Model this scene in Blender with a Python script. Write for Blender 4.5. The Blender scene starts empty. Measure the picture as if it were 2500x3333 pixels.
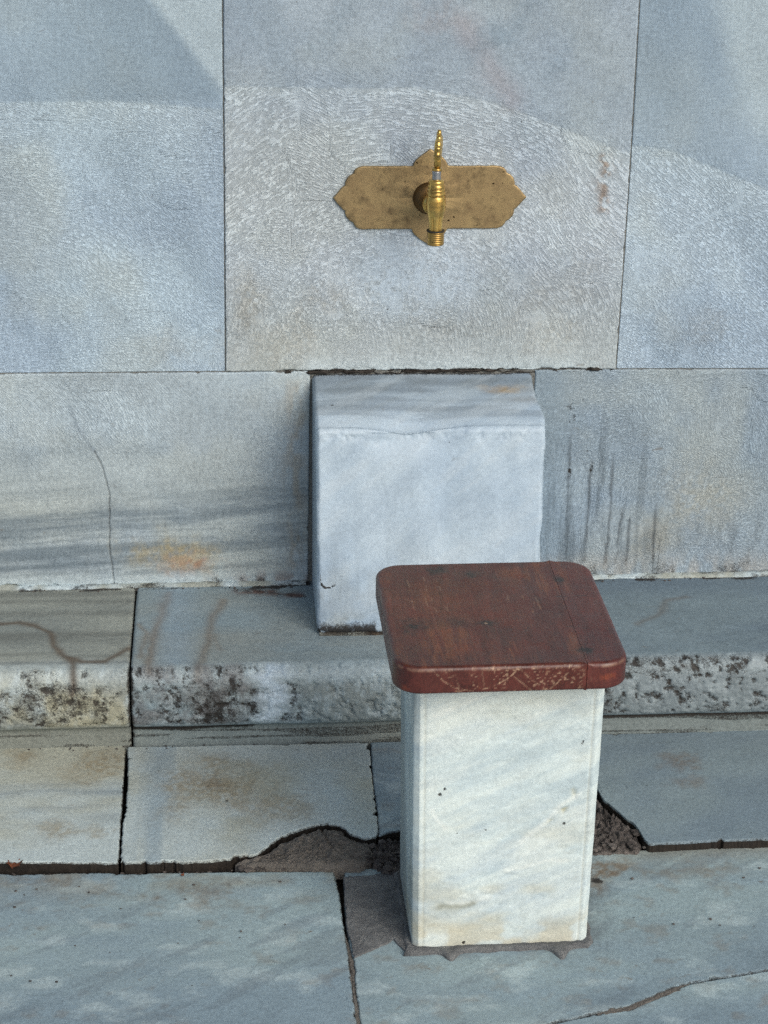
import bpy, bmesh, math
import numpy as np
from mathutils import Vector, Matrix

# ------------------------------------------------------------------ camera, sky, sun, exposure
S = bpy.context.scene
COL = S.collection
cd = bpy.data.cameras.new('camera')
cd.sensor_fit = 'VERTICAL'; cd.sensor_height = 36.0; cd.lens = 74.3
cd.clip_start = 0.05; cd.clip_end = 2000
cam = bpy.data.objects.new('camera', cd); COL.objects.link(cam)
cam.matrix_world = Matrix(((0.9972, 0.0163, -0.07302, -0.0009),
                           (-0.0737, 0.38165, -0.92136, -3.2985),
                           (0.01285, 0.92416, 0.38178, 1.6465),
                           (0, 0, 0, 1)))
S.camera = cam

SUN_EL, SUN_AZ = math.radians(36), math.radians(148)      # azimuth clockwise from +Y: in front of the wall, a little to the right
wd = bpy.data.worlds.new('World'); S.world = wd; wd.use_nodes = True
nt = wd.node_tree
sky = nt.nodes.new('ShaderNodeTexSky'); sky.sky_type = 'NISHITA'; sky.sun_disc = False
sky.sun_elevation = SUN_EL; sky.sun_rotation = SUN_AZ
sky.air_density = 1.0; sky.dust_density = 4.0; sky.ozone_density = 1.0
nt.links.new(sky.outputs[0], nt.nodes['Background'].inputs[0])
nt.nodes['Background'].inputs[1].default_value = 0.10
sd = bpy.data.lights.new('sun', 'SUN'); sd.energy = 1.25; sd.angle = math.radians(40); sd.color = (1.0, 0.985, 0.96)
sun = bpy.data.objects.new('sun', sd); COL.objects.link(sun)
to_sun = Vector((math.sin(SUN_AZ)*math.cos(SUN_EL), math.cos(SUN_AZ)*math.cos(SUN_EL), math.sin(SUN_EL)))
sun.rotation_euler = to_sun.to_track_quat('Z', 'Y').to_euler(); sun.location = (2, -6, 6)
S.view_settings.view_transform = 'Standard'; S.view_settings.look = 'None'
S.view_settings.exposure = 0.36; S.view_settings.gamma = 1.0; S.view_settings.use_curve_mapping = False
S.cycles.max_bounces = 6; S.cycles.use_denoising = False

# outlines, joints, cracks and stains of the stones, in metres in the plane of each surface
O = {
'j_left': [(0.0019, 1.132), (-0, 0.8811), (-0.0033, 0.5331)],
'j_right': [(0.6478, 1.133), (0.6482, 0.9008), (0.6471, 0.7645), (0.644, 0.5317)],
'j_row': [(-0.3689, 0.5343), (-0.1894, 0.5337), (-0.0086, 0.5331), (0.1584, 0.5335), (0.3881, 0.5316), (0.6433, 0.5301), (0.9008, 0.5271)],
'arc_a': [(-0.4855, 0.9757), (-0.3442, 0.9761), (-0.1663, 0.9765), (-0.003, 0.9631)],
'arc_b': [(0.004, 0.9992), (0.1574, 0.9975), (0.3025, 0.9973), (0.4347, 0.9715), (0.5622, 0.9234), (0.6345, 0.8934)],
'arc_c': [(0.6637, 0.9045), (0.7128, 0.8968), (0.7979, 0.8626), (0.8753, 0.8319), (0.9872, 0.7853)],
'wall_base': [(-0.3901, 0.1546), (-0.1563, 0.1515), (0.1235, 0.1509), (0.5254, 0.1505), (0.6319, 0.1519), (0.9318, 0.1564)],
'dark_diag': [(-0.125, 1.153), (-0.0706, 1.083), (-0.0025, 0.9942)],
'pink': [(0.3728, 1.09), (0.4105, 1.04), (0.4489, 0.9861)],
'u2_tan': [(0.0308, 0.6612), (0.1732, 0.652), (0.1129, 0.5819), (0.3859, 0.6106), (0.5397, 0.5932), (0.5736, 0.6875)],
'u2_brown_edge': [(0.6072, 0.886), (0.6117, 0.803)],
'u2_clean': [(0.2932, 0.6899)],
'u2_grey': [(0.4024, 1.069), (0.4591, 1.105), (0.5202, 1.033), (0.1716, 1.09)],
'l1_b1': [(-0.4529, 0.384), (-0.3769, 0.391), (-0.1255, 0.4036)],
'l1_b2': [(-0.4614, 0.2513), (-0.3842, 0.2609), (-0.1908, 0.2826), (-0.0436, 0.2901), (0.1199, 0.3192)],
'l1_b3': [(-0.4646, 0.2006), (-0.387, 0.2093), (-0.2085, 0.2212), (-0.0604, 0.2294), (0.1197, 0.2533)],
'l1_b4': [(-0.4663, 0.175), (-0.3886, 0.182), (-0.1939, 0.1953), (-0.0923, 0.2018)],
'orange': [(-0.0732, 0.1834), (-0.0997, 0.2165), (-0.0534, 0.1925)],
'l1_crack': [(-0.2226, 0.3969), (-0.2092, 0.3679), (-0.2002, 0.3221), (-0.2029, 0.2253), (-0.1977, 0.1549)],
'l1_faint': [(-0.2595, 0.4746), (-0.2423, 0.4339), (-0.2226, 0.3969)],
'l1_tanedge': [(0.1126, 0.5019), (0.1117, 0.1936)],
'drip1': [(0.5714, 0.4429), (0.5735, 0.3639), (0.5752, 0.1888)],
'drip2': [(0.6115, 0.3925), (0.6104, 0.3212), (0.6085, 0.1838)],
'drip3': [(0.6476, 0.3962), (0.6477, 0.278), (0.645, 0.1787)],
'drip4': [(0.6691, 0.2947), (0.6667, 0.2519), (0.6628, 0.1784)],
'drip5': [(0.6829, 0.2774), (0.6808, 0.1737)],
'drip6': [(0.7262, 0.3022), (0.7276, 0.1771)],
'drip7': [(0.5401, 0.4061), (0.5415, 0.1895)],
'l2_spots': [(0.5727, 0.4634), (0.5872, 0.4877), (0.5774, 0.4469), (0.6104, 0.3842), (0.613, 0.3633), (0.5751, 0.3638), (0.5763, 0.3386)],
'l2_tan': [(0.7925, 0.2926), (0.7327, 0.2249)],
'g_joint': [(-0.1563, -0.0252), (-0.1559, -0.2383), (-0.1577, -0.3283)],
'g1_v1': [(-0.3922, -0.1413), (-0.3479, -0.1346), (-0.3205, -0.1482), (-0.2922, -0.1774), (-0.2846, -0.2238), (-0.2644, -0.2631), (-0.2377, -0.284), (-0.1979, -0.2827), (-0.1563, -0.2248)],
'g1_v2': [(-0.2567, -0.27), (-0.249, -0.2997), (-0.2511, -0.3349)],
'g1_d': [(-0.3856, -0.0518), (-0.3805, -0.1065), (-0.3732, -0.1856), (-0.3669, -0.2532), (-0.3638, -0.2861)],
'g2_v1': [(-0.1038, -0.0369), (-0.1144, -0.1189), (-0.1236, -0.2059), (-0.1333, -0.3053)],
'g2_v2': [(-0.0151, -0.0689), (-0.029, -0.1138), (-0.0394, -0.2099), (-0.0535, -0.3172)],
'g2_v3': [(-0.1513, -0.1526), (-0.1352, -0.1882), (-0.1474, -0.272)],
'g2_rust': [(0.0164, -0.0293), (0.0788, -0.0397), (0.1213, -0.0566)],
'g3_v': [(0.7682, -0.0863), (0.733, -0.1034), (0.7067, -0.1571), (0.6692, -0.1911)],
'ledge_edge': [(-0.3614, -0.312), (-0.1599, -0.3281), (-0.0735, -0.3355), (0.2162, -0.3303), (0.6252, -0.3353), (0.8527, -0.3249)],
'ledge_back': [(-0.3899, -0.0051), (0.1184, -0.0283), (0.9305, -0.0074)],
'r_joint': [(-0.1581, 0.1469), (-0.167, 0.0283)],
'r_clean': [(0.0599, 0.113), (0.0633, 0.0718)],
'r_pal': [(0.1, 0.1038), (0.2322, 0.0839)],
'r_dark': [(-0.1183, 0.1011), (-0.0388, 0.0827), (0.0123, 0.0896)],
'riser_bot': [(-0.3655, 0.0609), (0.0705, 0.0526), (0.593, 0.0454), (0.8618, 0.0492)],
'strip_bot': [(-0.3676, 0.0238), (0.0702, 0.0151), (0.5943, 0.0201), (0.8641, 0.0221)],
'p_back': [(-0.3699, -0.3034), (-0.1686, -0.312), (0.0703, -0.3195), (0.2182, -0.3223), (0.5967, -0.3103), (0.8686, -0.3066)],
'p_front1': [(-0.4043, -0.643), (-0.3379, -0.6478), (-0.1693, -0.6605)],
'p_j': [(-0.17, -0.3135), (-0.1686, -0.4427), (-0.1679, -0.5657), (-0.1667, -0.6606)],
'p_front2': [(-0.1633, -0.6608), (-0.0724, -0.6632), (-0.0058, -0.6592), (0.0311, -0.6485), (0.0554, -0.6166), (0.0799, -0.5919), (0.108, -0.5749), (0.1255, -0.5678), (0.1563, -0.5734), (0.1667, -0.5964), (0.1916, -0.6134), (0.2112, -0.6066)],
'p2_crack': [(0.2181, -0.3239), (0.2148, -0.4047), (0.2134, -0.4765), (0.2142, -0.5456), (0.2112, -0.6066)],
'p2b_front': [(0.2139, -0.6068), (0.227, -0.597), (0.2725, -0.5888)],
'p3_left': [(0.5369, -0.3151), (0.5225, -0.4783)],
'p3_front': [(0.5175, -0.4637), (0.5597, -0.4972), (0.5599, -0.5252), (0.5751, -0.548), (0.5857, -0.5758), (0.5959, -0.5964), (0.6014, -0.6193), (0.6019, -0.6389), (0.6067, -0.6496), (0.675, -0.6467), (0.7861, -0.6434), (0.8851, -0.6407)],
'f_back': [(-0.404, -0.6533), (-0.3381, -0.6544), (-0.1392, -0.6625), (0.1428, -0.6738), (0.6149, -0.6405), (0.7876, -0.6418), (0.8865, -0.6405)],
'f1_right': [(0.1421, -0.6738), (0.1461, -0.7363), (0.1474, -0.8068), (0.1499, -0.8853), (0.1499, -0.939), (0.1517, -1.001), (0.1528, -1.061)],
'f2_left': [(0.1564, -0.6944), (0.152, -0.7722), (0.1519, -0.8523), (0.1565, -0.902), (0.1548, -0.9497), (0.1564, -1.021), (0.1575, -1.061)],
'f_patch': [(0.1544, -0.6943), (0.2405, -0.6865), (0.2307, -0.8454), (0.2312, -0.8919), (0.2139, -0.8557), (0.1937, -0.8712), (0.1574, -0.8966), (0.1513, -0.8184)],
'f_crack': [(0.3569, -1.077), (0.3956, -1.057), (0.4656, -1.035), (0.5103, -1.023), (0.5378, -1.007), (0.5657, -0.9913), (0.5998, -0.9765), (0.6458, -0.9664), (0.7113, -0.953), (0.8049, -0.9377)],
'f_stains': [(-0.1764, -0.719), (-0.1319, -0.6851), (-0.0589, -0.7193), (-0.2902, -0.6766), (0.1656, -0.7071), (0.5316, -0.6833), (0.5186, -0.7199)],
'rub_a': [(-0.0025, -0.6619), (0.0344, -0.6487), (0.0622, -0.6144), (0.0972, -0.5862), (0.1254, -0.5705), (0.1596, -0.5763), (0.1686, -0.5992), (0.1981, -0.6177), (0.2041, -0.6501), (0.1911, -0.6721), (0.1803, -0.6841), (0.0872, -0.6766), (0.0207, -0.6706)],
'rub_b': [(0.1986, -0.6112), (0.22, -0.5992), (0.2508, -0.6008), (0.2443, -0.7024), (0.2129, -0.6945), (0.1978, -0.6725)],
'rub_c': [(0.5412, -0.4962), (0.559, -0.5014), (0.5606, -0.5294), (0.5823, -0.5675), (0.597, -0.6018), (0.6005, -0.6388), (0.5901, -0.6577), (0.5149, -0.6563)],
'leaf': [(-0.321, -0.6228), (-0.0759, -0.6733)],
'specks_p': [(0.1404, -0.4009), (0.0991, -0.3392), (-0.0398, -0.4465), (-0.0894, -0.4468), (-0.0117, -0.4928), (0.6047, -0.4825), (0.6104, -0.4913), (0.6363, -0.4798), (0.6491, -0.5683)],
'col_specks': [(0.2708, 0.2397), (0.277, 0.2479), (0.334, 0.3065), (0.454, 0.3114), (0.3316, 0.1828), (0.2938, 0.1788), (0.4098, 0.1838), (0.4347, 0.1893), (0.3066, 0.0078), (0.2477, 0.3664)],
'col_cav': [(0.4326, 0.2092), (0.4444, 0.2342)],
'plate': [(0.1718, 0.8266), (0.1981, 0.8617), (0.2105, 0.875), (0.2679, 0.8763), (0.2959, 0.8791), (0.3104, 0.8902), (0.3278, 0.902), (0.3452, 0.8856), (0.3527, 0.8781), (0.4231, 0.8756), (0.4395, 0.874), (0.4574, 0.853), (0.4801, 0.8227), (0.4629, 0.8023), (0.4505, 0.7734), (0.3553, 0.7733), (0.3406, 0.7589), (0.3297, 0.746), (0.3107, 0.7576), (0.2955, 0.7737), (0.2173, 0.7742), (0.2023, 0.7903), (0.1911, 0.8017)],
'tap_z': [(0.3292, 0.9521), (0.3284, 0.8894), (0.328, 0.8749), (0.3271, 0.8508), (0.327, 0.8252), (0.3276, 0.7978), (0.3282, 0.7718)],
'tap_w': [(0.3153, 0.8655), (0.3398, 0.8654), (0.3185, 0.7845), (0.3432, 0.7844), (0.3235, 0.9162), (0.3371, 0.9162)],
'flange': [(0.2983, 0.8252), (0.3429, 0.825), (0.3186, 0.8499), (0.3197, 0.7933)],
'seat_seam': [(0.4491, -0.6101), (0.4499, -0.695), (0.4419, -0.8924), (0.4424, -0.9335)],
'seat_spots': [(0.2852, -0.6394), (0.3304, -0.6556), (0.4495, -0.6812), (0.4476, -0.898), (0.2333, -0.8167), (0.332, -0.8143), (0.2975, -0.8071)],
'block_z': [(0.143, 0.138), (0.5062, 0.1298)],
'mortar_skirt': [(0.2331, -0.8921), (0.2415, -0.9034), (0.2783, -0.9119), (0.2858, -0.9306), (0.2949, -0.9332), (0.3059, -0.9177), (0.367, -0.906), (0.4206, -0.9067), (0.4333, -0.9355), (0.4429, -0.9382), (0.4529, -0.915), (0.4782, -0.9033), (0.485, -0.8817)],
}

# ------------------------------------------------------------------ numeric helpers
def lin(r, g, b):
    c = np.array([r, g, b], float)/255.0
    return np.where(c <= .04045, c/12.92, ((c+.055)/1.055)**2.4)

def _hash(ix, iy, iz, seed):
    h = (ix*374761393 + iy*668265263 + iz*2147483647 + seed*1274126177) & 0xffffffff
    h = ((h ^ (h >> 13))*1274126177) & 0xffffffff
    h = ((h ^ (h >> 16))*2246822519) & 0xffffffff
    return ((h ^ (h >> 15)) & 0xffffff)/float(0xffffff)

def vnoise(x, y, z=0.0, seed=0):
    x, y, z = np.broadcast_arrays(np.asarray(x, float), np.asarray(y, float), np.asarray(z, float))
    fx, fy, fz = np.floor(x), np.floor(y), np.floor(z)
    ix, iy, iz = fx.astype(np.int64), fy.astype(np.int64), fz.astype(np.int64)
    tx, ty, tz = x-fx, y-fy, z-fz
    tx = tx*tx*tx*(tx*(tx*6-15)+10); ty = ty*ty*ty*(ty*(ty*6-15)+10); tz = tz*tz*tz*(tz*(tz*6-15)+10)
    r = 0
    for dx in (0, 1):
        wx = tx if dx else 1-tx
        for dy in (0, 1):
            wy = ty if dy else 1-ty
            for dz in (0, 1):
                wz = tz if dz else 1-tz
                r = r + wx*wy*wz*_hash(ix+dx, iy+dy, iz+dz, seed)
    return r

def fbm(x, y, z=0.0, oct=4, seed=0, gain=.5):
    a, s, t, f = 1.0, 0.0, 0.0, 1.0
    for o in range(oct):
        s = s + a*vnoise(np.asarray(x)*f, np.asarray(y)*f, np.asarray(z)*f, seed+o*17); t += a
        a *= gain; f *= 2.03
    return s/t

def sm(e0, e1, x):
    t = np.clip((x-e0)/(e1-e0), 0, 1); return t*t*(3-2*t)

def pdist(a, b, pts):
    """distance to a polyline and the fraction run along it"""
    pts = np.asarray(pts, float); best = np.full(np.shape(a), 1e9); tt = np.zeros(np.shape(a))
    seg = np.linalg.norm(np.diff(pts, axis=0), axis=1); tot = seg.sum(); run = 0
    for (p, q, l) in zip(pts[:-1], pts[1:], seg):
        d = q-p; t = np.clip(((a-p[0])*d[0]+(b-p[1])*d[1])/(l*l+1e-12), 0, 1)
        e = np.hypot(a-p[0]-t*d[0], b-p[1]-t*d[1]); m = e < best
        best = np.where(m, e, best); tt = np.where(m, (run+t*l)/tot, tt); run += l
    return best, tt

def blob(a, b, c, ra, rb, seed=0, rough=.6, freq=40, rot=0.0):
    da, db = a-c[0], b-c[1]
    cr, sr = math.cos(rot), math.sin(rot)
    r = np.sqrt(((cr*da+sr*db)/ra)**2+((-sr*da+cr*db)/rb)**2)
    return sm(1.05, .0, r+rough*(fbm(a*freq, b*freq, 3.3, 5, seed, .65)-.5)*2)*(.35+1.1*sm(.3, .7, fbm(a*110, b*110, 1.1, 4, seed+40, .7))).clip(0, 1)

def vein(a, b, pts, w, seed=0, wob=.004, freq=30):
    n1 = (fbm(a*freq, b*freq, 1.7, 3, seed)-.5)*2*wob; n2 = (fbm(a*freq, b*freq, 8.1, 3, seed+5)-.5)*2*wob
    d, t = pdist(a+n1, b+n2, pts)
    wv = w*(.35+1.3*fbm(a*freq*1.3, b*freq*1.3, 5.5, 4, seed+9, .6))
    return np.exp(-(d/wv)**2), t

def mix(c, col, m):
    return c*(1-m[..., None])+np.asarray(col)*m[..., None]

# ------------------------------------------------------------------ mesh helpers
def tag(o, label=None, cat=None, group=None, kind=None):
    if label: o['label'] = label
    if cat: o['category'] = cat
    if group: o['group'] = group
    if kind: o['kind'] = kind
    return o

def empty(name, loc=(0, 0, 0)):
    o = bpy.data.objects.new(name, None); o.location = loc; o.empty_display_size = .05; COL.objects.link(o); return o

def link(name, me, mat, parent=None):
    o = bpy.data.objects.new(name, me); COL.objects.link(o)
    if mat: me.materials.append(mat)
    if parent is not None:
        o.parent = parent; o.location = -Vector(parent.location) if parent.parent is None else (0, 0, 0)
    return o

def mesh_from(name, V, faces_quads, ngons=(), attrs=None, smooth=True, flat_from=None):
    me = bpy.data.meshes.new(name)
    F = np.asarray(faces_quads, np.int32).reshape(-1, 4)
    ln = [len(n) for n in ngons]
    loops = np.concatenate([F.ravel()]+[np.asarray(n, np.int32) for n in ngons]) if len(ngons) else F.ravel()
    nf = len(F)+len(ngons)
    me.vertices.add(len(V)); me.vertices.foreach_set('co', np.asarray(V, np.float32).ravel())
    me.loops.add(len(loops)); me.loops.foreach_set('vertex_index', loops.astype(np.int32))
    me.polygons.add(nf)
    starts = np.concatenate([np.arange(len(F))*4, len(F)*4+np.concatenate([[0], np.cumsum(ln)[:-1]])]) if len(ngons) else np.arange(len(F))*4
    me.polygons.foreach_set('loop_start', starts.astype(np.int32))
    sms = np.full(nf, smooth); 
    if len(ngons): sms[len(F):] = False
    if flat_from is not None: sms[flat_from:] = False
    me.polygons.foreach_set('use_smooth', sms)
    me.update(calc_edges=True)
    for k, v in (attrs or {}).items():
        v = np.asarray(v, np.float32)
        if v.ndim == 2 and k == 'tint':
            at = me.attributes.new(k, 'FLOAT_COLOR', 'POINT')
            at.data.foreach_set('color', np.concatenate([v, np.ones((len(v), 1), np.float32)], 1).ravel())
        elif v.ndim == 2:
            at = me.attributes.new(k, 'FLOAT_VECTOR', 'POINT'); at.data.foreach_set('vector', v.ravel())
        else:
            at = me.attributes.new(k, 'FLOAT', 'POINT'); at.data.foreach_set('value', v.ravel())
    me.validate()
    return me

def grid_faces(nu, nv, wrap=False, flip=False):
    i = np.arange(nu if wrap else nu-1)[:, None]; j = np.arange(nv-1)[None, :]
    i2 = (i+1) % nu
    f = np.stack([i*nv+j, i2*nv+j, i2*nv+j+1, i*nv+j+1], -1).reshape(-1, 4)
    return f[:, ::-1] if flip else f

def pad(A, n):
    return A.reshape((n,)+A.shape[2:]) if A.ndim > 2 else A.reshape(n)

ATTR = ('tint', 'dirt', 'tool', 'flow')
def attrs_of(P, shape):
    n = shape[0]*shape[1]; out = {}
    z = np.zeros(shape)
    out['tint'] = P['tint'].reshape(n, 3)
    out['dirt'] = np.broadcast_to(P.get('dirt', z), shape).reshape(n)
    out['tool'] = np.broadcast_to(P.get('tool', z), shape).reshape(n)
    out['flow'] = P.get('flow', np.zeros(shape+(3,))).reshape(n, 3)
    return out

def samples(L, res, marks=()):
    e = np.array([0, .0004, .0009, .0015, .0024, .0036, .005])
    e = e[e < L*.4]
    base = np.linspace(0, L, max(3, int(round(L/res))+1))
    base = base[(base > e[-1]+res*.4) & (base < L-e[-1]-res*.4)]
    s = np.concatenate([e, base, L-e[::-1]])
    for (m0, m1, r) in marks:
        s = np.concatenate([s[(s < m0) | (s > m1)], np.arange(max(m0, 0), min(m1, L), r)])
    return np.unique(s)/L

def smooth_poly(pts, n=4):
    return np.asarray(pts, float)

def slab(name, parent, plane, left, right, bot, top, thick, res, paint, rad=.0025, jit=.0006, seed=0, off=0.0,
         marks=(), chip=0.0, side_dirt=.6, label=None, mat=None):
    """one stone plate: four edge polylines in the plane (a, b), rounded and chipped edges, own relief and colour"""
    left, right, bot, top = [np.asarray(e, float) for e in (left, right, bot, top)]
    left = left[np.argsort(left[:, 1])]; right = right[np.argsort(right[:, 1])]
    bot = bot[np.argsort(bot[:, 0])]; top = top[np.argsort(top[:, 0])]
    La = max(abs(right[:, 0].mean()-left[:, 0].mean()), .01); Lb = max(abs(top[:, 1].mean()-bot[:, 1].mean()), .01)
    a_off = left[:, 0].mean()
    u = samples(La, res, [(m0-a_off, m1-a_off, r) for (m0, m1, r) in marks]); v = samples(Lb, res)
    U, Vv = np.meshgrid(u, v, indexing='ij')
    def edge(e, v): return np.interp(e[0, 1]+v*(e[-1, 1]-e[0, 1]), e[:, 1], e[:, 0])
    al, ar = edge(left, v), edge(right, v)
    bm = bot[:, 1].mean()*(1-v)+top[:, 1].mean()*v
    def jag(t, s): return jit*((fbm(t*140, s*9.1, 0, 3, seed+s)-.5)*2+(fbm(t*700, s*3.7, 0, 2, seed+s)-.5)) \
        + chip*np.clip(fbm(t*60, s*1.3, 0, 4, seed+s+3)-.62, 0, 1)*6
    al = al+jag(bm, 1); ar = ar-jag(bm, 2)
    A = al[None, :]*(1-U)+ar[None, :]*U
    bb = np.interp(A, bot[:, 0], bot[:, 1])+jag(A, 3); tb = np.interp(A, top[:, 0], top[:, 1])-jag(A, 4)
    B = bb*(1-Vv)+tb*Vv
    d = np.minimum(np.minimum(A-al[None, :], ar[None, :]-A), np.minimum(B-bb, tb-B)); d = np.maximum(d, 0)
    R = rad*(.6+.9*fbm(A*70, B*70, 0, 3, seed+9))
    k = np.clip((R-d)/R, 0, 1)
    h = -R*(1-np.sqrt(np.clip(1-k*k, 0, 1)))
    P = paint(A, B, d)
    h = h+P.get('h', 0)*np.clip(d/.002, 0, 1)+off
    co = np.stack([A, -h, B], -1) if plane == 'wall' else np.stack([A, B, h], -1)
    back = np.array([0, thick, 0]) if plane == 'wall' else np.array([0, 0, -thick])
    nu, nv = A.shape; n = nu*nv
    at = attrs_of(P, (nu, nv))
    idx = np.arange(n).reshape(nu, nv)
    ring = np.concatenate([idx[:-1, 0], idx[-1, :-1], idx[:0:-1, -1], idx[0, :0:-1]])
    co = co.reshape(n, 3); rc = co[ring]; rb = rc.copy()
    if plane == 'wall': rb[:, 1] = back[1]
    else: rb[:, 2] = off-thick
    m = len(ring); i = np.arange(m); j = (i+1) % m
    side = np.stack([n+i, n+m+i, n+m+j, n+j], -1)
    V = np.concatenate([co, rc, rb])
    for kk in at:
        r = at[kk][ring]
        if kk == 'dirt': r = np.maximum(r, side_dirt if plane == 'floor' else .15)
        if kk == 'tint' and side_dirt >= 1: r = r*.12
        if kk == 'tool': r = r*0
        at[kk] = np.concatenate([at[kk], r, r])
    gf = grid_faces(nu, nv)
    me = mesh_from(name, V, np.concatenate([gf, side]), [list((n+m+i)[::-1])], at, True, len(gf))
    o = link(name, me, mat or (PAVING if plane == 'floor' else MARBLE), parent)
    if label: o['label'] = label
    return o

def sweep(name, parent, xs, prof, paint, mat, xfun=None, cap_back=None, cap_dirt=.5):
    """profile (y, z) run along x; paint and displacement per point; ends closed"""
    prof = np.asarray(prof, float); t = np.gradient(prof, axis=0); t /= np.linalg.norm(t, axis=1)[:, None]
    nrm = np.stack([t[:, 1], -t[:, 0]], -1)
    if nrm[len(nrm)//4, 1] < 0: nrm = -nrm
    s = np.concatenate([[0], np.cumsum(np.linalg.norm(np.diff(prof, axis=0), axis=1))])
    X = np.repeat(xs[:, None], len(prof), 1); Y = np.repeat(prof[None, :, 0], len(xs), 0); Z = np.repeat(prof[None, :, 1], len(xs), 0)
    Sg = np.repeat(s[None], len(xs), 0)
    P = paint(X, Y, Z, Sg)
    h = P.get('h', np.zeros_like(X))
    Y = Y+h*nrm[None, :, 0]; Z = Z+h*nrm[None, :, 1]
    if xfun is not None: X = xfun(X, Y, Z)
    if 'dz' in P: Z = Z+P['dz']
    nu, nv = X.shape; n = nu*nv
    co = np.stack([X, Y, Z], -1).reshape(n, 3); at = attrs_of(P, (nu, nv))
    idx = np.arange(n).reshape(nu, nv)
    extra = []; ng = []; src = []
    for r, rev in ((0, False), (nu-1, True)):
        st = n+len(extra)*1
        ids = []
        for k in range(nv):
            ids.append(n+len(extra)); extra.append(co[idx[r, k]]); src.append(idx[r, k])
        for (yy, zz) in (cap_back or []):
            ids.append(n+len(extra)); extra.append(np.array([co[idx[r, 0], 0], yy, zz])); src.append(idx[r, 0])
        ng.append(ids if not rev else ids[::-1])
    src = np.array(src)
    V = np.concatenate([co, np.array(extra)])
    for kk in at:
        e = at[kk][src]
        if kk == 'dirt': e = e*0+cap_dirt
        at[kk] = np.concatenate([at[kk], e])
    me = mesh_from(name, V, grid_faces(nu, nv), ng, at)
    return link(name, me, mat, parent)

def resample(poly, step, closed=True):
    p = np.asarray(poly, float)
    if closed: p = np.concatenate([p, p[:1]])
    s = np.concatenate([[0], np.cumsum(np.linalg.norm(np.diff(p, axis=0), axis=1))])
    t = np.arange(0, s[-1], step)
    return np.stack([np.interp(t, s, p[:, 0]), np.interp(t, s, p[:, 1])], -1)

def mound(name, parent, poly, base, height, paint, mat, rough=.002, seed=0, step=.0016, rings=26, edge_jit=.003, prof=.5):
    """a lump of mortar or broken stone filling an outline in the floor plane"""
    o = resample(poly, step); c = o.mean(0); n = len(o)
    nrm = o-c; nrm /= np.linalg.norm(nrm, axis=1)[:, None]
    o = o+nrm*((fbm(o[:, 0]*220, o[:, 1]*220, 0, 3, seed)-.5)*2*edge_jit)[:, None]
    s = np.concatenate([np.linspace(0, .9, rings), [.94, .97, .99, 1.0]])
    A = c[0]+(o[:, 0]-c[0])[:, None]*s[None]; B = c[1]+(o[:, 1]-c[1])[:, None]*s[None]
    k = np.clip(1-s**4, 0, 1)**prof
    H = base+height*k[None]+rough*(fbm(A*130, B*130, 0, 5, seed+4, .6)-.5)*2*np.clip(1.2-s[None]**6, 0, 1)
    P = paint(A, B, None)
    H = H+P.get('h', 0)
    H[:, -1] = base-.012; H[:, 0] = H[:, 0].mean()
    me = mesh_from(name, np.stack([A, B, H], -1).reshape(-1, 3), grid_faces(n, len(s), True, False), [], attrs_of(P, A.shape))
    return link(name, me, mat, parent)

def lathe(name, parent, prof, mat, loc, axis='Z', seg=48, smooth=True):
    prof = np.asarray(prof, float); th = np.linspace(0, 2*np.pi, seg, endpoint=False)
    r, z = prof[:, 0], prof[:, 1]
    c = np.stack([np.cos(th)[:, None]*r, np.sin(th)[:, None]*r, np.repeat(z[None], seg, 0)], -1)
    if axis == 'Y': c = c[..., [0, 2, 1]]; 
    c = c+np.asarray(loc)
    me = mesh_from(name, c.reshape(-1, 3), grid_faces(seg, len(r), True, axis == 'Y'), [], None, smooth)
    bm = bmesh.new(); bm.from_mesh(me); bmesh.ops.remove_doubles(bm, verts=bm.verts, dist=1e-6)
    bmesh.ops.recalc_face_normals(bm, faces=bm.faces); bm.to_mesh(me); bm.free()
    return link(name, me, mat, parent)

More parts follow.
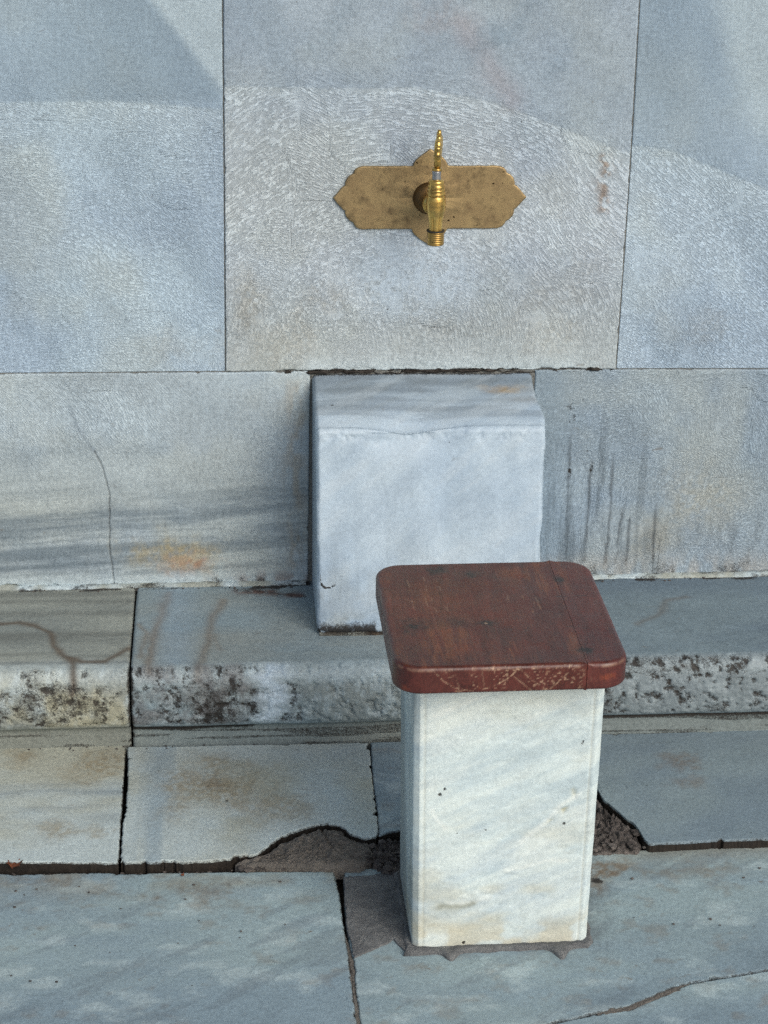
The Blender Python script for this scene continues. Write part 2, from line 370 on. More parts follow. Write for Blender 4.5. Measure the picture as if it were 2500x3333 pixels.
# ------------------------------------------------------------------ node helper and materials
class NB:
    def __init__(s, name):
        s.m = bpy.data.materials.new(name); s.m.use_nodes = True; s.t = s.m.node_tree
        s.b = s.t.nodes['Principled BSDF']
    def n(s, typ, ins=None, **kw):
        d = s.t.nodes.new('ShaderNode'+typ)
        for k, v in kw.items(): setattr(d, k, v)
        for k, v in (ins or {}).items():
            if hasattr(v, 'is_linked') or hasattr(v, 'links'): s.t.links.new(v, d.inputs[k])
            else: d.inputs[k].default_value = v
        return d
    def math(s, op, a, b=0.0, c=0.0, clamp=False):
        return s.n('Math', {0: a, 1: b, 2: c}, operation=op, use_clamp=clamp).outputs[0]
    def mapr(s, v, a, b, c=0.0, d=1.0, smooth=False):
        return s.n('MapRange', {0: v, 1: a, 2: b, 3: c, 4: d}, interpolation_type='SMOOTHSTEP' if smooth else 'LINEAR').outputs[0]
    def noise(s, vec, scale, detail=4, rough=.5, dist=0.0):
        return s.n('TexNoise', {'Vector': vec, 'Scale': scale, 'Detail': detail, 'Roughness': rough, 'Distortion': dist}).outputs[0]
    def mixc(s, fac, a, b, blend='MIX'):
        d = s.n('Mix', data_type='RGBA', blend_type=blend)
        for k, v in ((0, fac), (6, a), (7, b)):
            if hasattr(v, 'links'): s.t.links.new(v, d.inputs[k])
            else: d.inputs[k].default_value = v if k == 0 else tuple(v)+((1,) if len(v) == 3 else ())
        return d.outputs[2]
    def attr(s, name, out='Fac'):
        return s.n('Attribute', attribute_name=name).outputs[out]
    def pos(s): return s.n('NewGeometry').outputs['Position']
    def scaled(s, vec, xyz):
        return s.n('VectorMath', {0: vec, 1: xyz}, operation='MULTIPLY').outputs[0]
    def bump(s, h, strength, dist, nrm=None):
        d = s.n('Bump', {'Strength': strength, 'Distance': dist, 'Height': h})
        if nrm: s.t.links.new(nrm, d.inputs['Normal'])
        return d.outputs[0]
    def out(s, **kw):
        for k, v in kw.items():
            k = k.replace('_', ' ')
            if hasattr(v, 'links'): s.t.links.new(v, s.b.inputs[k])
            else: s.b.inputs[k].default_value = v
        return s.m

def grey(f):   # value socket multiplier used as colour
    return f

def marble_material(name, grain=1.0, rough=(.45, .75), cast=(.98, 1.07, 1.13), wear=.5, dragk=.07):
    m = NB(name); p = m.pos(); tint = m.attr('tint', 'Color'); flow = m.attr('flow', 'Vector'); tool = m.attr('tool')
    cloud = m.noise(p, 11, 6, .6, .4); mott = m.noise(p, 150, 5, .7); fine = m.noise(p, 620, 3, .75)
    val = m.math('ADD', m.mapr(cloud, .25, .75, .92, 1.06), m.math('ADD', m.mapr(mott, .28, .72, -.19*grain, .19*grain), m.mapr(fine, .28, .72, -.26*grain, .26*grain)))
    # fine drag marks, up and down and across
    drag = m.math('ADD', m.noise(m.scaled(p, (420, 420, 22)), 1.0, 2, .6), m.noise(m.scaled(p, (22, 60, 420)), 1.0, 2, .6))
    val = m.math('ADD', val, m.mapr(drag, .75, 1.25, -dragk, dragk))
    # hatched tooling: short broken dashes in rows that follow the flow field stored on the mesh
    sx = m.n('SeparateXYZ', {0: flow}).outputs
    warp = m.noise(flow, .10, 4, .65)
    row = m.math('SINE', m.math('ADD', m.math('MULTIPLY', sx[0], 6.2832), m.math('MULTIPLY', warp, 22.0)))
    dn = m.noise(flow, 1.35, 2, .55)
    dash = m.mapr(m.math('ADD', m.math('MULTIPLY', row, .05), dn), .45, .60, 0, 1, True)
    td = m.math('MULTIPLY', dash, tool)
    val = m.math('MULTIPLY', val, m.math('ADD', m.math('SUBTRACT', 1.0, m.math('MULTIPLY', tool, .16)), m.math('MULTIPLY', td, .27)))
    peck = m.mapr(m.noise(p, 230, 1, .5), .70, .78, 0, 1, True)
    peck = m.math('MULTIPLY', peck, m.math('ADD', .15, m.math('MULTIPLY', tool, .45)))
    val = m.math('ADD', val, m.math('MULTIPLY', peck, .35))
    col = m.mixc(1.0, m.mixc(1.0, tint, cast, 'MULTIPLY'), val, 'MULTIPLY')
    # small scuffs and rusty-brown blotches that come with age
    sc = m.math('MULTIPLY', m.mapr(m.noise(m.scaled(p, (38, 60, 60)), 1.0, 5, .75, .6), .60, .74, 0, 1, True), m.mapr(m.noise(p, 9, 3), .42, .62, 0, wear, True))
    col = m.mixc(sc, col, lin(104, 92, 76))
    # grime broken up by fine noise
    dirt = m.attr('dirt'); gn = m.math('ADD', m.math('MULTIPLY', m.noise(p, 330, 5, .72), .7), m.math('MULTIPLY', m.noise(p, 90, 3, .6), .3))
    dm = m.mapr(m.math('ADD', m.math('MULTIPLY', dirt, .62), gn), .70, .98, 0, 1, True)
    dcol = m.mixc(m.noise(p, 90, 3), (.008, .007, .007), (.034, .027, .021))
    col = m.mixc(m.math('MULTIPLY', dm, .95), col, dcol)
    # scattered small dark specks
    vo = m.n('TexVoronoi', {'Vector': p, 'Scale': 34.0}, feature='F1')
    rnd = m.n('SeparateColor', {0: vo.outputs['Color']}).outputs
    rad = m.mapr(rnd[0], .80, 1.0, 0.0, .055)
    sp = m.mapr(m.math('SUBTRACT', m.math('ADD', vo.outputs['Distance'], m.math('MULTIPLY', m.math('SUBTRACT', mott, .5), .05)), rad), -.012, .012, 1, 0, True)
    sp = m.math('MULTIPLY', sp, m.math('MULTIPLY', m.mapr(rnd[0], .80, .84), m.mapr(rnd[1], 0, 1, .35, .9)))
    col = m.mixc(sp, col, (.03, .026, .022))
    hgt = m.math('ADD', m.math('MULTIPLY', td, .6), m.math('ADD', m.math('MULTIPLY', mott, .5*grain), m.math('ADD', m.math('MULTIPLY', fine, .35*grain), m.math('MULTIPLY', dm, -.8))))
    nrm = m.bump(hgt, .85, .0012)
    return m.out(Base_Color=col, Roughness=m.mapr(mott, .3, .7, *rough), Normal=nrm, Specular_IOR_Level=.3)

MARBLE = marble_material('weathered_marble')
PAVING = marble_material('worn_paving_marble', 1.0, (.4, .7), (1.12, 1.21, 1.20), .9, .02)
STEPST = marble_material('worn_step_marble', 1.0, (.4, .7), (1.0, 1.06, 1.06), .6, .02)
POLISHED = marble_material('pale_dressed_marble', .6, (.35, .6), (.91, .98, 1.01), .4, .0)
BLOCKST = marble_material('blue_white_marble', .55, (.35, .6), (.80, .87, .93), .3, .0)

def rubble_material(name, c0, c1, c2):
    m = NB(name); p = m.pos()
    a = m.noise(p, 45, 6, .65, .5); b = m.noise(p, 320, 4, .7); c = m.noise(p, 900, 2, .6)
    col = m.mixc(m.mapr(a, .35, .65), c0, c1); col = m.mixc(m.mapr(b, .5, .72, 0, .8), col, c2)
    col = m.mixc(m.mapr(c, .55, .75, 0, .35), col, (.35, .33, .3))
    h = m.math('ADD', m.math('MULTIPLY', b, 1.0), m.math('MULTIPLY', c, .5))
    return m.out(Base_Color=col, Roughness=.9, Normal=m.bump(h, .9, .003), Specular_IOR_Level=.15)

MORTAR = rubble_material('old_mortar', lin(102, 99, 95), lin(126, 122, 116), lin(54, 51, 49))
BEDDING = rubble_material('dark_joint_soil', lin(38, 33, 28), lin(52, 45, 38), lin(22, 19, 17))
JOINT = rubble_material('grey_joint_mortar', lin(112, 116, 116), lin(132, 134, 130), lin(60, 56, 52))
LIME = rubble_material('pale_lime_mortar', lin(178, 172, 160), lin(150, 143, 130), lin(95, 82, 68))
DARKRUB = rubble_material('dark_rubble', lin(64, 61, 60), lin(114, 109, 106), lin(30, 28, 28))
CEMENT = rubble_material('grey_cement', lin(98, 101, 104), lin(122, 125, 126), lin(74, 75, 76))

def brass_material(name, c0, c1, rough, dirt):
    m = NB(name); p = m.pos()
    a = m.noise(p, 26, 6, .65, .6); b = m.noise(p, 420, 3, .6)
    col = m.mixc(m.mapr(a, .35, .68), c0, c1)
    col = m.mixc(m.mapr(m.noise(p, 60, 5, .7), .50, .68, 0, .55), col, lin(92, 80, 62))
    spots = m.mapr(m.noise(p, 130, 2, .5), .69, .73, 0, dirt, True)
    col = m.mixc(spots, col, (.03, .02, .008))
    fine = m.noise(m.scaled(p, (60, 400, 400)), 1.0, 3, .6)
    return m.out(Base_Color=col, Metallic=.85, Roughness=m.mapr(m.math('ADD', m.math('MULTIPLY', a, .6), m.math('MULTIPLY', fine, .4)), .3, .7, rough-.07, rough+.12), Normal=m.bump(b, .25, .0006))

PLATE = brass_material('dull_brass_sheet', lin(184, 162, 120), lin(150, 130, 98), .48, 1.0)
BRASS = brass_material('polished_brass', lin(232, 198, 118), lin(196, 160, 86), .22, .4)
MIDBRASS = brass_material('worn_brass', lin(196, 162, 94), lin(160, 128, 74), .32, .5)
OLDBRASS = brass_material('tarnished_brass', lin(120, 94, 58), lin(88, 68, 44), .5, .6)
mm = NB('grey_steel'); STEEL = mm.out(Base_Color=mm.mixc(mm.noise(mm.pos(), 300, 3), (.28, .30, .32), (.5, .53, .56)), Metallic=.9, Roughness=.38)
mm = NB('black_rubber'); RUBBER = mm.out(Base_Color=mm.mixc(mm.noise(mm.pos(), 300, 3), (.012, .011, .01), (.03, .027, .022)), Roughness=.7)

def wood_material():
    m = NB('worn_red_brown_wood'); p = m.pos(); tint = m.attr('tint', 'Color')
    g = m.noise(m.scaled(p, (120, 8, 60)), 1.0, 6, .65, 1.2); g2 = m.noise(m.scaled(p, (700, 40, 300)), 1.0, 3, .6)
    b = m.noise(p, 38, 5, .65); f = m.noise(p, 800, 2, .7)
    val = m.math('ADD', m.mapr(g, .28, .72, .62, 1.3), m.math('ADD', m.mapr(g2, .3, .7, -.12, .12), m.math('ADD', m.mapr(b, .3, .7, -.22, .22), m.mapr(f, .3, .7, -.22, .22))))
    col = m.mixc(1.0, tint, val, 'MULTIPLY')
    wear = m.math('MULTIPLY', m.mapr(m.noise(m.scaled(p, (420, 60, 420)), 1.0, 3, .6), .60, .74, 0, 1, True), m.mapr(m.noise(p, 22, 3), .45, .62, 0, .7, True))
    col = m.mixc(wear, col, lin(128, 82, 48))
    dirt = m.attr('dirt'); col = m.mixc(dirt, col, lin(30, 26, 26))
    sc = m.attr('tool'); col = m.mixc(m.math('MULTIPLY', sc, m.mapr(f, .35, .55, .25, 1)), col, lin(190, 160, 132))
    h = m.math('ADD', m.math('MULTIPLY', g, .7), m.math('ADD', m.math('MULTIPLY', g2, .3), m.math('MULTIPLY', sc, -.8)))
    return m.out(Base_Color=col, Roughness=m.mapr(b, .3, .7, .26, .52), Normal=m.bump(h, .6, .0010), Specular_IOR_Level=.5, Coat_Weight=.2, Coat_Roughness=.35)
WOOD = wood_material()

# ------------------------------------------------------------------ colours of the stone
BLUE = lin(168, 184, 190); BLUED = lin(140, 156, 168); PALE = lin(200, 210, 212); WARM = lin(178, 178, 166)
TAN = lin(150, 136, 112); BROWN = lin(112, 92, 72); RUST = lin(176, 112, 62); GREYV = lin(112, 122, 132); YEL = lin(178, 156, 108)

def flow_arc(a, b, c, row, dash, seed=0, wob=.02):
    f1 = flow_one(a, b, c, row, dash, seed, wob*1.6)
    f2 = flow_one(a, b, (c[0]+.22, c[1]-.10), row*1.15, dash*.9, seed+31, wob*2.2)
    f3 = flow_one(a, b, (c[0]-.25, c[1]+.06), row*.9, dash*1.1, seed+57, wob*2.2)
    n = fbm(a*7, b*7, 0, 3, seed+3)[..., None]
    return np.where(n > .64, f2, np.where(n < .34, f3, f1))

def flow_one(a, b, c, row, dash, seed=0, wob=.02):
    """polar rows round a centre, gently warped"""
    wa = a+(fbm(a*5, b*5, 0, 2, seed)-.5)*2*wob; wb = b+(fbm(a*5, b*5, 7, 2, seed)-.5)*2*wob
    r = np.hypot(wa-c[0], wb-c[1]); th = np.arctan2(wa-c[0], wb-c[1])
    return np.stack([r/row, th*np.maximum(.3, r.mean())/dash, np.zeros_like(a)+seed*3.1], -1)

def cloud(a, b, c0, c1, seed, f=6, aniso=1.0, rot=0.0):
    ca, sa = math.cos(rot), math.sin(rot)
    x, y = ca*a+sa*b, -sa*a+ca*b
    m = sm(.32, .68, fbm(x*f/aniso, y*f, seed*1.7, 5, seed))
    return np.asarray(c0)*(1-m[..., None])+np.asarray(c1)*m[..., None]

def und(a, b, seed, amp=.0008, f=18):
    return amp*(fbm(a*f, b*f, 0, 4, seed)-.5)*2

# ------------------------------------------------------------------ ground and pavement
def plain_ground():
    me = bpy.data.meshes.new('ground')
    r = 600
    me.from_pydata([(-r, -r, -.06), (r, -r, -.06), (r, r, -.06), (-r, r, -.06)], [], [(0, 1, 2, 3)])
    m = NB('courtyard_stone_ground'); p = m.pos()
    col = m.mixc(m.noise(p, .8, 6), lin(132, 134, 132), lin(158, 160, 158))
    col = m.mixc(m.mapr(m.noise(p, 40, 5, .7), .45, .7, 0, .5), col, lin(110, 108, 102))
    mat = m.out(Base_Color=col, Roughness=.85, Normal=m.bump(m.noise(p, 60, 4), .4, .01))
    return tag(link('ground', me, mat), kind='structure')
plain_ground()

def box_mesh(name, x0, x1, y0, y1, z0, z1, mat, parent=None):
    me = bpy.data.meshes.new(name); bm = bmesh.new()
    bmesh.ops.create_cube(bm, size=1, matrix=Matrix.Translation(((x0+x1)/2, (y0+y1)/2, (z0+z1)/2)) @ Matrix.Diagonal((x1-x0, y1-y0, z1-z0, 1)))
    bm.to_mesh(me); bm.free()
    return link(name, me, mat, parent)

pav = box_mesh('pavement', -1.6, 2.2, -3.2, .0, -.055, -.022, BEDDING); tag(pav, kind='structure')

def paint_floor(seed, c0=BLUE*.86, c1=WARM*.84, extra=None):
    def f(a, b, d):
        t = cloud(a, b, c0, c1, seed, 5, 2.2, .15)
        n = fbm(a*9, b*26, 0, 5, seed+3)
        t = mix(t, BLUED*.8, .45*sm(.5, .72, n))
        t = mix(t, BROWN, .30*sm(.58, .8, fbm(a*26, b*40, 2, 5, seed+8, .65)))
        t = mix(t, PALE*.8, .35*sm(.55, .75, fbm(a*16, b*30, 5, 5, seed+18, .6)))
        t = mix(t, GREYV*.8, .4*sm(.56, .72, fbm((a*.8+b*.6)*7, (b*.8-a*.6)*40, 5, 5, seed+28, .6)))
        dirt = .55*sm(.006, 0, d)
        P = dict(tint=t, dirt=dirt, h=und(a, b, seed, .0012, 14), tool=np.zeros_like(a))
        if extra: extra(a, b, d, P)
        return P
    return f

def f1x(a, b, d, P):
    yb = -.66
    e = sm(.11, .0, np.abs(b-yb))
    P['tint'] = mix(P['tint'], TAN*.8, .4*e*sm(.35, .65, fbm(a*20, b*30, 0, 4, 3)))
    for c, ra, rb, k in ((O['f_stains'][0], .05, .02, .5), (O['f_stains'][2], .055, .035, .55), (O['f_stains'][3], .06, .02, .5), ((-.02, -.76), .07, .02, .45)):
        P['tint'] = mix(P['tint'], BROWN*.85, .8*k*blob(a, b, c, ra*1.2, rb*1.2, 5, 1.3, 45))
    P['dirt'] = P['dirt']+.5*sm(.03, .0, np.abs(b-yb))*fbm(a*60, b*60, 0, 3, 4)
fb = np.array(O['f_back'])
slab('paving_slab', pav, 'floor', [(-.78, -1.75), (-.78, -.655)], O['f1_right']+[(.158, -1.75)], [(-.9, -1.75), (.3, -1.75)], [(-.9, -.653)]+[(x, y-.003) for x, y in O['f_back'][:4]], .03, .0032,
     paint_floor(11, BLUE*.66, BLUED*.74, f1x), .003, .0009, 11, 0.0, chip=.004)
crk = O['f_crack']
def f2x(a, b, d, P):
    for c, ra, rb, k in ((O['f_stains'][5], .06, .03, .75), (O['f_stains'][6], .03, .05, .7), ((.66, -.70), .12, .03, .45)):
        P['tint'] = mix(P['tint'], BROWN*.85, k*blob(a, b, c, ra, rb, 6, .9, 35))
    P['tint'] = mix(P['tint'], TAN*.75, .4*sm(.05, 0, np.abs(b+.645))*sm(.5, .6, a))
    P['tint'] = mix(P['tint'], lin(92, 94, 96), .55*blob(a, b, (.495, -.80), .035, .13, 9, .5, 30))  # soft grey shade painted on the floor right of the pedestal
    P['dirt'] = P['dirt']+.85*blob(a, b, (.515, -.722), .022, .012, 2, .8, 90)+.8*blob(a, b, (.705, -.664), .006, .004, 2, .5, 90)
slab('paving_slab', pav, 'floor', [(x, y) for x, y in O['f2_left']]+[(.158, -1.075)], [(1.35, -1.0), (1.35, -.64)], [(.1, -1.10), (.25, -1.09)]+[(x, y+.0009) for x, y in crk]+[(1.4, -.88)],
     [(.1, -.674)]+[(x, y) for x, y in O['f_back'][3:]]+[(1.4, -.64)], .03, .0032, paint_floor(12, BLUE*.62, BLUED*.66, f2x), .0025, .0008, 12, -.0012, chip=.003)
slab('paving_slab', pav, 'floor', [(.16, -1.75), (.16, -1.105)], [(1.35, -1.75), (1.35, -.89)], [(.1, -1.75), (1.4, -1.75)],
     [(.1, -1.105), (.25, -1.096)]+[(x, y-.0009-.006*(i in (3, 4, 5))) for i, (x, y) in enumerate(crk)]+[(1.4, -.885)], .03, .0036, paint_floor(13, BLUE*.62, BLUED*.70), .0022, .001, 13, -.002, chip=.004)
for k, (x0, x1, y0, y1) in enumerate([(-1.55, -.786, -1.75, -.655), (-1.55, -.786, -3.15, -1.757), (-.78, .155, -3.15, -1.757), (.163, 1.35, -3.15, -1.757), (1.356, 2.15, -1.75, -.645), (1.356, 2.15, -3.15, -1.757)]):
    slab('paving_slab', pav, 'floor', [(x0, y0), (x0, y1)], [(x1, y0), (x1, y1)], [(x0, y0), (x1, y0)], [(x0, y1), (x1, y1)], .03, .02, paint_floor(40+k, BLUE*.66, BLUED*.7), .003, .001, 40+k)

def filler(poly, seed, z, mat, h=.0015, step=.0016):
    return mound('mortar_joint', pav, poly, z, h, lambda a, b, d: dict(tint=cloud(a, b, lin(118, 112, 102), lin(92, 86, 78), seed, 30)), mat, .0016, seed, step)
filler([(x, y+.003) for x, y in crk[2:7]]+[(x, y-.009) for x, y in crk[6:1:-1]], 5, -.0035, MORTAR)
filler([(x-.002, y) for x, y in O['f1_right'][2:]]+[(x+.002, y) for x, y in O['f2_left'][:2:-1]], 6, -.0045, MORTAR)
# the raised course of slabs along the ledge
ZP = .0137
def p1x(a, b, d, P):
    P['tint'] = cloud(a, b, WARM*.92, PALE*.80, 21, 8, 2, 0)
    for y0, w, k in ((-.455, .012, .5), (-.50, .008, .35), (-.43, .006, .25), (-.53, .02, .3)):
        P['tint'] = mix(P['tint'], GREYV, k*np.exp(-((b-y0+.006*(fbm(a*8, b*2, 0, 3, 4)-.5))/w)**2)*sm(.2, .6, fbm(a*7, b*30, 0, 3, 9)))
    for c, ra, rb in (((-.21, -.37), .045, .045), ((-.25, -.57), .05, .025), ((-.33, -.34), .03, .03)):
        P['tint'] = mix(P['tint'], TAN*.9, .75*blob(a, b, c, ra*1.5, rb*1.5, 8, .9, 26))
    P['dirt'] = .6*sm(.004, 0, d)
front1 = O['p_front1']
slab('paving_slab', pav, 'floor', [(-.75, -.64), (-.75, -.30)], [(x-.0012, y) for x, y in O['p_j']], [(-.8, -.63)]+front1+[(-.1, -.6605)], [(-.8, -.304), (0, -.304)], .03, .0026,
     paint_floor(21, extra=p1x), .003, .0007, 21, ZP, chip=.002, side_dirt=1.0, mat=STEPST)
def p2x(a, b, d, P):
    t = cloud(a, b, PALE*.78, WARM*.88, 22, 7, 1, 0)
    t = mix(t, BLUED, .6*sm(.05, .0, np.abs(a+.115+.02*(fbm(a*10, b*4, 0, 3, 2)-.5)))*sm(.25, .6, fbm(a*50, b*5, 0, 4, 5)))
    t = mix(t, TAN*.9, .75*blob(a, b, (-.02, -.44), .13, .11, 3, .9, 22)); t = mix(t, TAN*.95, .55*blob(a, b, (.06, -.52), .10, .07, 5, .9, 22)); t = mix(t, BLUED*.8, .5*sm(.13, .2, a)*sm(.3, .6, fbm(a*12, b*6, 0, 4, 91)))
    t = mix(t, BROWN, .5*blob(a, b, (-.03, -.445), .025, .03, 7, .9, 60))
    P['tint'] = t
    P['dirt'] = .55*sm(.004, 0, d)
    for c in O['specks_p'][:5]: P['dirt'] = P['dirt']+.95*blob(a, b, c, .005, .0035, 3, .5, 150)
p2r = O['p2_crack']
slab('paving_slab', pav, 'floor', [(x+.0012+(.004 if i == 1 else 0), y) for i, (x, y) in enumerate(O['p_j'])], p2r, [(-.2, -.661)]+O['p_front2']+[(.25, -.60)], [(-.3, -.313), (.3, -.321)], .03, .0024,
     paint_floor(22, extra=p2x), .003, .0012, 22, ZP, chip=.006, side_dirt=1.0, mat=STEPST)
slab('paving_slab', pav, 'floor', [(x+.0003, y) for x, y in p2r], [(.46, -.60), (.46, -.315)], O['p2b_front']+[(.5, -.58)], [(.1, -.322), (.6, -.316)], .03, .003,
     paint_floor(24, BLUED*.75, BLUE*.68), .002, .0003, 24, ZP+.0005, side_dirt=1.0, mat=STEPST)
def p3x(a, b, d, P):
    t = cloud(a, b, BLUED*.66, BLUE*.56, 25, 7, 1.5, .4)
    t = mix(t, BROWN, .55*blob(a, b, (.70, -.40), .045, .05, 3, .9, 40)); t = mix(t, BROWN, .4*blob(a, b, (.70, -.47), .04, .03, 5, .9, 50))
    P['tint'] = t
    P['dirt'] = .5*sm(.004, 0, d)
    for c in O['specks_p'][5:]: P['dirt'] = P['dirt']+.95*blob(a, b, c, .005, .004, 3, .6, 150)
slab('paving_slab', pav, 'floor', [(.468, -.47), (.468, -.31)], [(1.30, -.64), (1.30, -.305)], [(.4, -.42)]+O['p3_front']+[(1.4, -.64)], [(.4, -.312), (.87, -.307), (1.4, -.303)], .03, .0026,
     paint_floor(25, extra=p3x), .003, .0012, 25, ZP, chip=.005, side_dirt=1.0, mat=STEPST)
for x0, x1 in ((-1.5, -.756), (1.306, 2.1)):
    slab('paving_slab', pav, 'floor', [(x0, -.64), (x0, -.305)], [(x1, -.64), (x1, -.305)], [(x0, -.64), (x1, -.64)], [(x0, -.305), (x1, -.305)], .03, .02, paint_floor(50), .003, .001, 51, ZP, side_dirt=1.0)

# broken corners filled with old mortar and rubble
def pm(c0, c1, seed):
    def f(a, b, d):
        return dict(tint=cloud(a, b, c0, c1, seed, 30), dirt=.45*sm(.45, .7, fbm(a*70, b*70, 0, 4, seed)), h=0*a)
    return f
def ridge(a, b, d):
    P = pm(lin(120, 110, 100), lin(98, 88, 78), 3)(a, b, d)
    dd, _ = pdist(a, b, [(.128, -.572), (.142, -.635)]); P['h'] = .003*np.exp(-((dd-.004)/.004)**2)-.005*np.exp(-(dd/.003)**2)
    dd, _ = pdist(a, b, [(.0, -.668), (.19, -.672)]); P['h'] = P['h']+.003*np.exp(-(dd/.006)**2)
    return P
mound('mortar_patch', pav, [(x, y+.002) for x, y in O['rub_a']], -.001, .0125, ridge, MORTAR, .0065, 3, prof=.35)
mound('broken_stone', pav, O['rub_b'], -.004, .012, pm(lin(80, 72, 68), lin(60, 54, 52), 5), DARKRUB, .014, 5)
mound('broken_stone', pav, [(x, y+.002) for x, y in O['rub_c']], -.004, .012, pm(lin(90, 82, 78), lin(110, 100, 94), 7), DARKRUB, .014, 7)
mound('mortar_patch', pav, O['f_patch'], .0004, .0016, pm(lin(128, 122, 108), lin(96, 92, 86), 9), CEMENT, .0012, 9, prof=.3)

# ------------------------------------------------------------------ ledge along the foot of the wall
ledge = empty('stone_ledge', (0, -.16, 0))
tag(ledge, 'long stained marble ledge with rough pitted rounded edge at the foot of the wall', 'ledge')
def ledge_profile():
    p = [(.012, .1525), (-.05, .1515), (-.15, .1505), (-.25, .150), (-.300, .1495)]
    for t in np.linspace(0, 80, 9): p.append((-.304-.022*math.sin(math.radians(t)), .1275+.022*math.cos(math.radians(t))))
    p += [(-.3285, .115), (-.330, .095), (-.329, .075), (-.3265, .060), (-.322, .0525), (-.316, .0490), (-.3135, .046), (-.3125, .040), (-.312, .026), (-.312, .005), (-.312, -.02)]
    return resample(p, .0021, False)
LP = ledge_profile()
def paint_ledge(seed, base0, base1, extra=None, pit=1.0):
    def f(X, Y, Z, Sg):
        top = sm(-.312, -.29, Y); riser = (1-top)*sm(.05, .062, Z)
        w = np.where(Y > -.30, Y, -.30-(.15-Z))          # unrolled coordinate across the ledge
        t = cloud(X, w, base0, base1, seed, 7, 2.5, 0)
        h = und(X, w, seed, .0012, 15)
        n = fbm(X*55, w*55, 0, 5, seed+2, .6)
        pits = sm(.50, .75, fbm(X*95, w*95, 0, 5, seed+2, .65))*riser*pit
        h = h-.0030*pits+.0018*riser*(fbm(X*28, w*28, 0, 4, seed+6)-.5)+.0022*riser*(fbm(X*200, w*200, 0, 3, seed+7)-.5)
        t = mix(t, PALE*.92, .4*riser*sm(.5, .68, fbm(X*60, w*40, 0, 4, seed+15, .65)))
        x0, x1 = X.min(), X.max(); d = np.minimum(X-x0, x1-X)
        h = h-.004*np.clip((.005-d)/.005, 0, 1)**2
        dirt = .40*pits+riser*(.20+.26*sm(.40, .62, fbm(X*14, w*14, 0, 4, seed+11))+.12*sm(.50, .72, fbm(X*85, w*9, 0, 4, seed+12))*sm(.145, .09, Z))+.5*sm(.004, 0, d)
        dirt = dirt+.95*sm(.034, .010, -Y+.016*(fbm(X*25, 0, 0, 3, 3)-.5))*sm(.3, .6, fbm(X*18, Y*30, 0, 4, 2))     # grime where the ledge meets the wall
        P = dict(tint=t, h=h, dirt=dirt, w=w, top=top, riser=riser, tool=np.zeros_like(X))
        P['strip'] = sm(.052, .046, Z)
        P['tint'] = mix(P['tint'], lin(122, 122, 112), .55*P['strip'])  # recessed strip toned to paint in the shade of the overhanging nosing
        P['dirt'] = P['dirt']+.55*P['strip']*sm(.40, .65, fbm(X*6, Z*160, 0, 3, seed+1))  # streaks in the dirt channel deepen that painted shade
        if extra: extra(X, Y, Z, P)
        return P
    return f
def g1x(X, Y, Z, P):
    w = P['w']
    for y0, wd, k in ((-.03, .014, .7), (-.06, .010, .6), (-.105, .012, .45), (-.185, .012, .6), (-.20, .02, .45), (-.255, .012, .5), (-.283, .006, .85)):
        P['tint'] = mix(P['tint'], lin(104, 104, 98), k*np.exp(-((w-y0+.012*(fbm(X*5, w*2, y0, 3, 4)-.5))/wd)**2)*sm(.2, .55, fbm(X*6, w*60, 0, 4, 9)))
    P['tint'] = mix(P['tint'], lin(172, 162, 132), .55*P['riser']*sm(.3, .6, fbm(X*16, w*16, 0, 3, 5))); P['tint'] = mix(P['tint'], PALE*.9, .35*sm(.035, .0, np.abs(w+.30)))
    for k, pts, wd in ((.9, O['g1_v1'], .0065), (.85, O['g1_v2'], .006)):
        v, _ = vein(X, w, pts, wd, 3, .006, 25); P['tint'] = mix(P['tint'], lin(96, 84, 72), k*v)
def g2x(X, Y, Z, P):
    w = P['w']
    P['tint'] = mix(P['tint'], PALE, .45*sm(.022, .0, np.abs(w+.312)))
    for k, pts, wd in ((.75, O['g2_v1'], .0085), (.6, O['g2_v2'], .008), (.55, O['g2_v3'], .006), (.35, [(-.03, -.2), (-.02, -.25)], .006)):
        v, _ = vein(X, w, pts, wd, 4, .008, 22); P['tint'] = mix(P['tint'], lin(120, 106, 92), k*v)
    P['tint'] = mix(P['tint'], BLUED, .5*sm(.05, .0, np.abs(X+.09))*P['top'])
    rz = P['riser']
    clean = np.exp(-((X-.062+.05*(fbm(w*60, X*30, 0, 4, 3)-.5))/.022)**2)*rz
    P['tint'] = mix(P['tint'], lin(196, 206, 214), .85*clean); P['dirt'] = P['dirt']*(1-.95*clean); 
    jx = X+.05*(fbm(X*20, w*30, 0, 4, 6)-.5); dk = rz*sm(.05, .0, jx)*(.25+.75*sm(.35, .6, fbm(X*9, w*12, 0, 4, 61)))
    P['tint'] = mix(P['tint'], lin(128, 122, 118), .55*dk*sm(.3, .6, fbm(X*40, w*40, 0, 4, 8))); P['dirt'] = P['dirt']+.14*dk; P['tint'] = mix(P['tint'], lin(88, 80, 80), .45*dk*sm(.42, .62, fbm(X*70, w*70, 0, 4, 81)))
    lt = rz*sm(.09, .12, X); P['dirt'] = P['dirt']*(1-.5*lt)
    v, _ = pdist(X, Y, O['g2_rust']); P['tint'] = mix(P['tint'], lin(96, 52, 30), .8*np.exp(-(v/.012)**2)*sm(.35, .6, fbm(X*60, Y*60, 0, 3, 3)))
    P['dirt'] = P['dirt']+.45*np.exp(-(v/.014)**2)
    s = np.exp(-((Z-.047)/.006)**2)*sm(.05, .02, X)*(Y < -.3); P['dirt'] = P['dirt']+.8*s
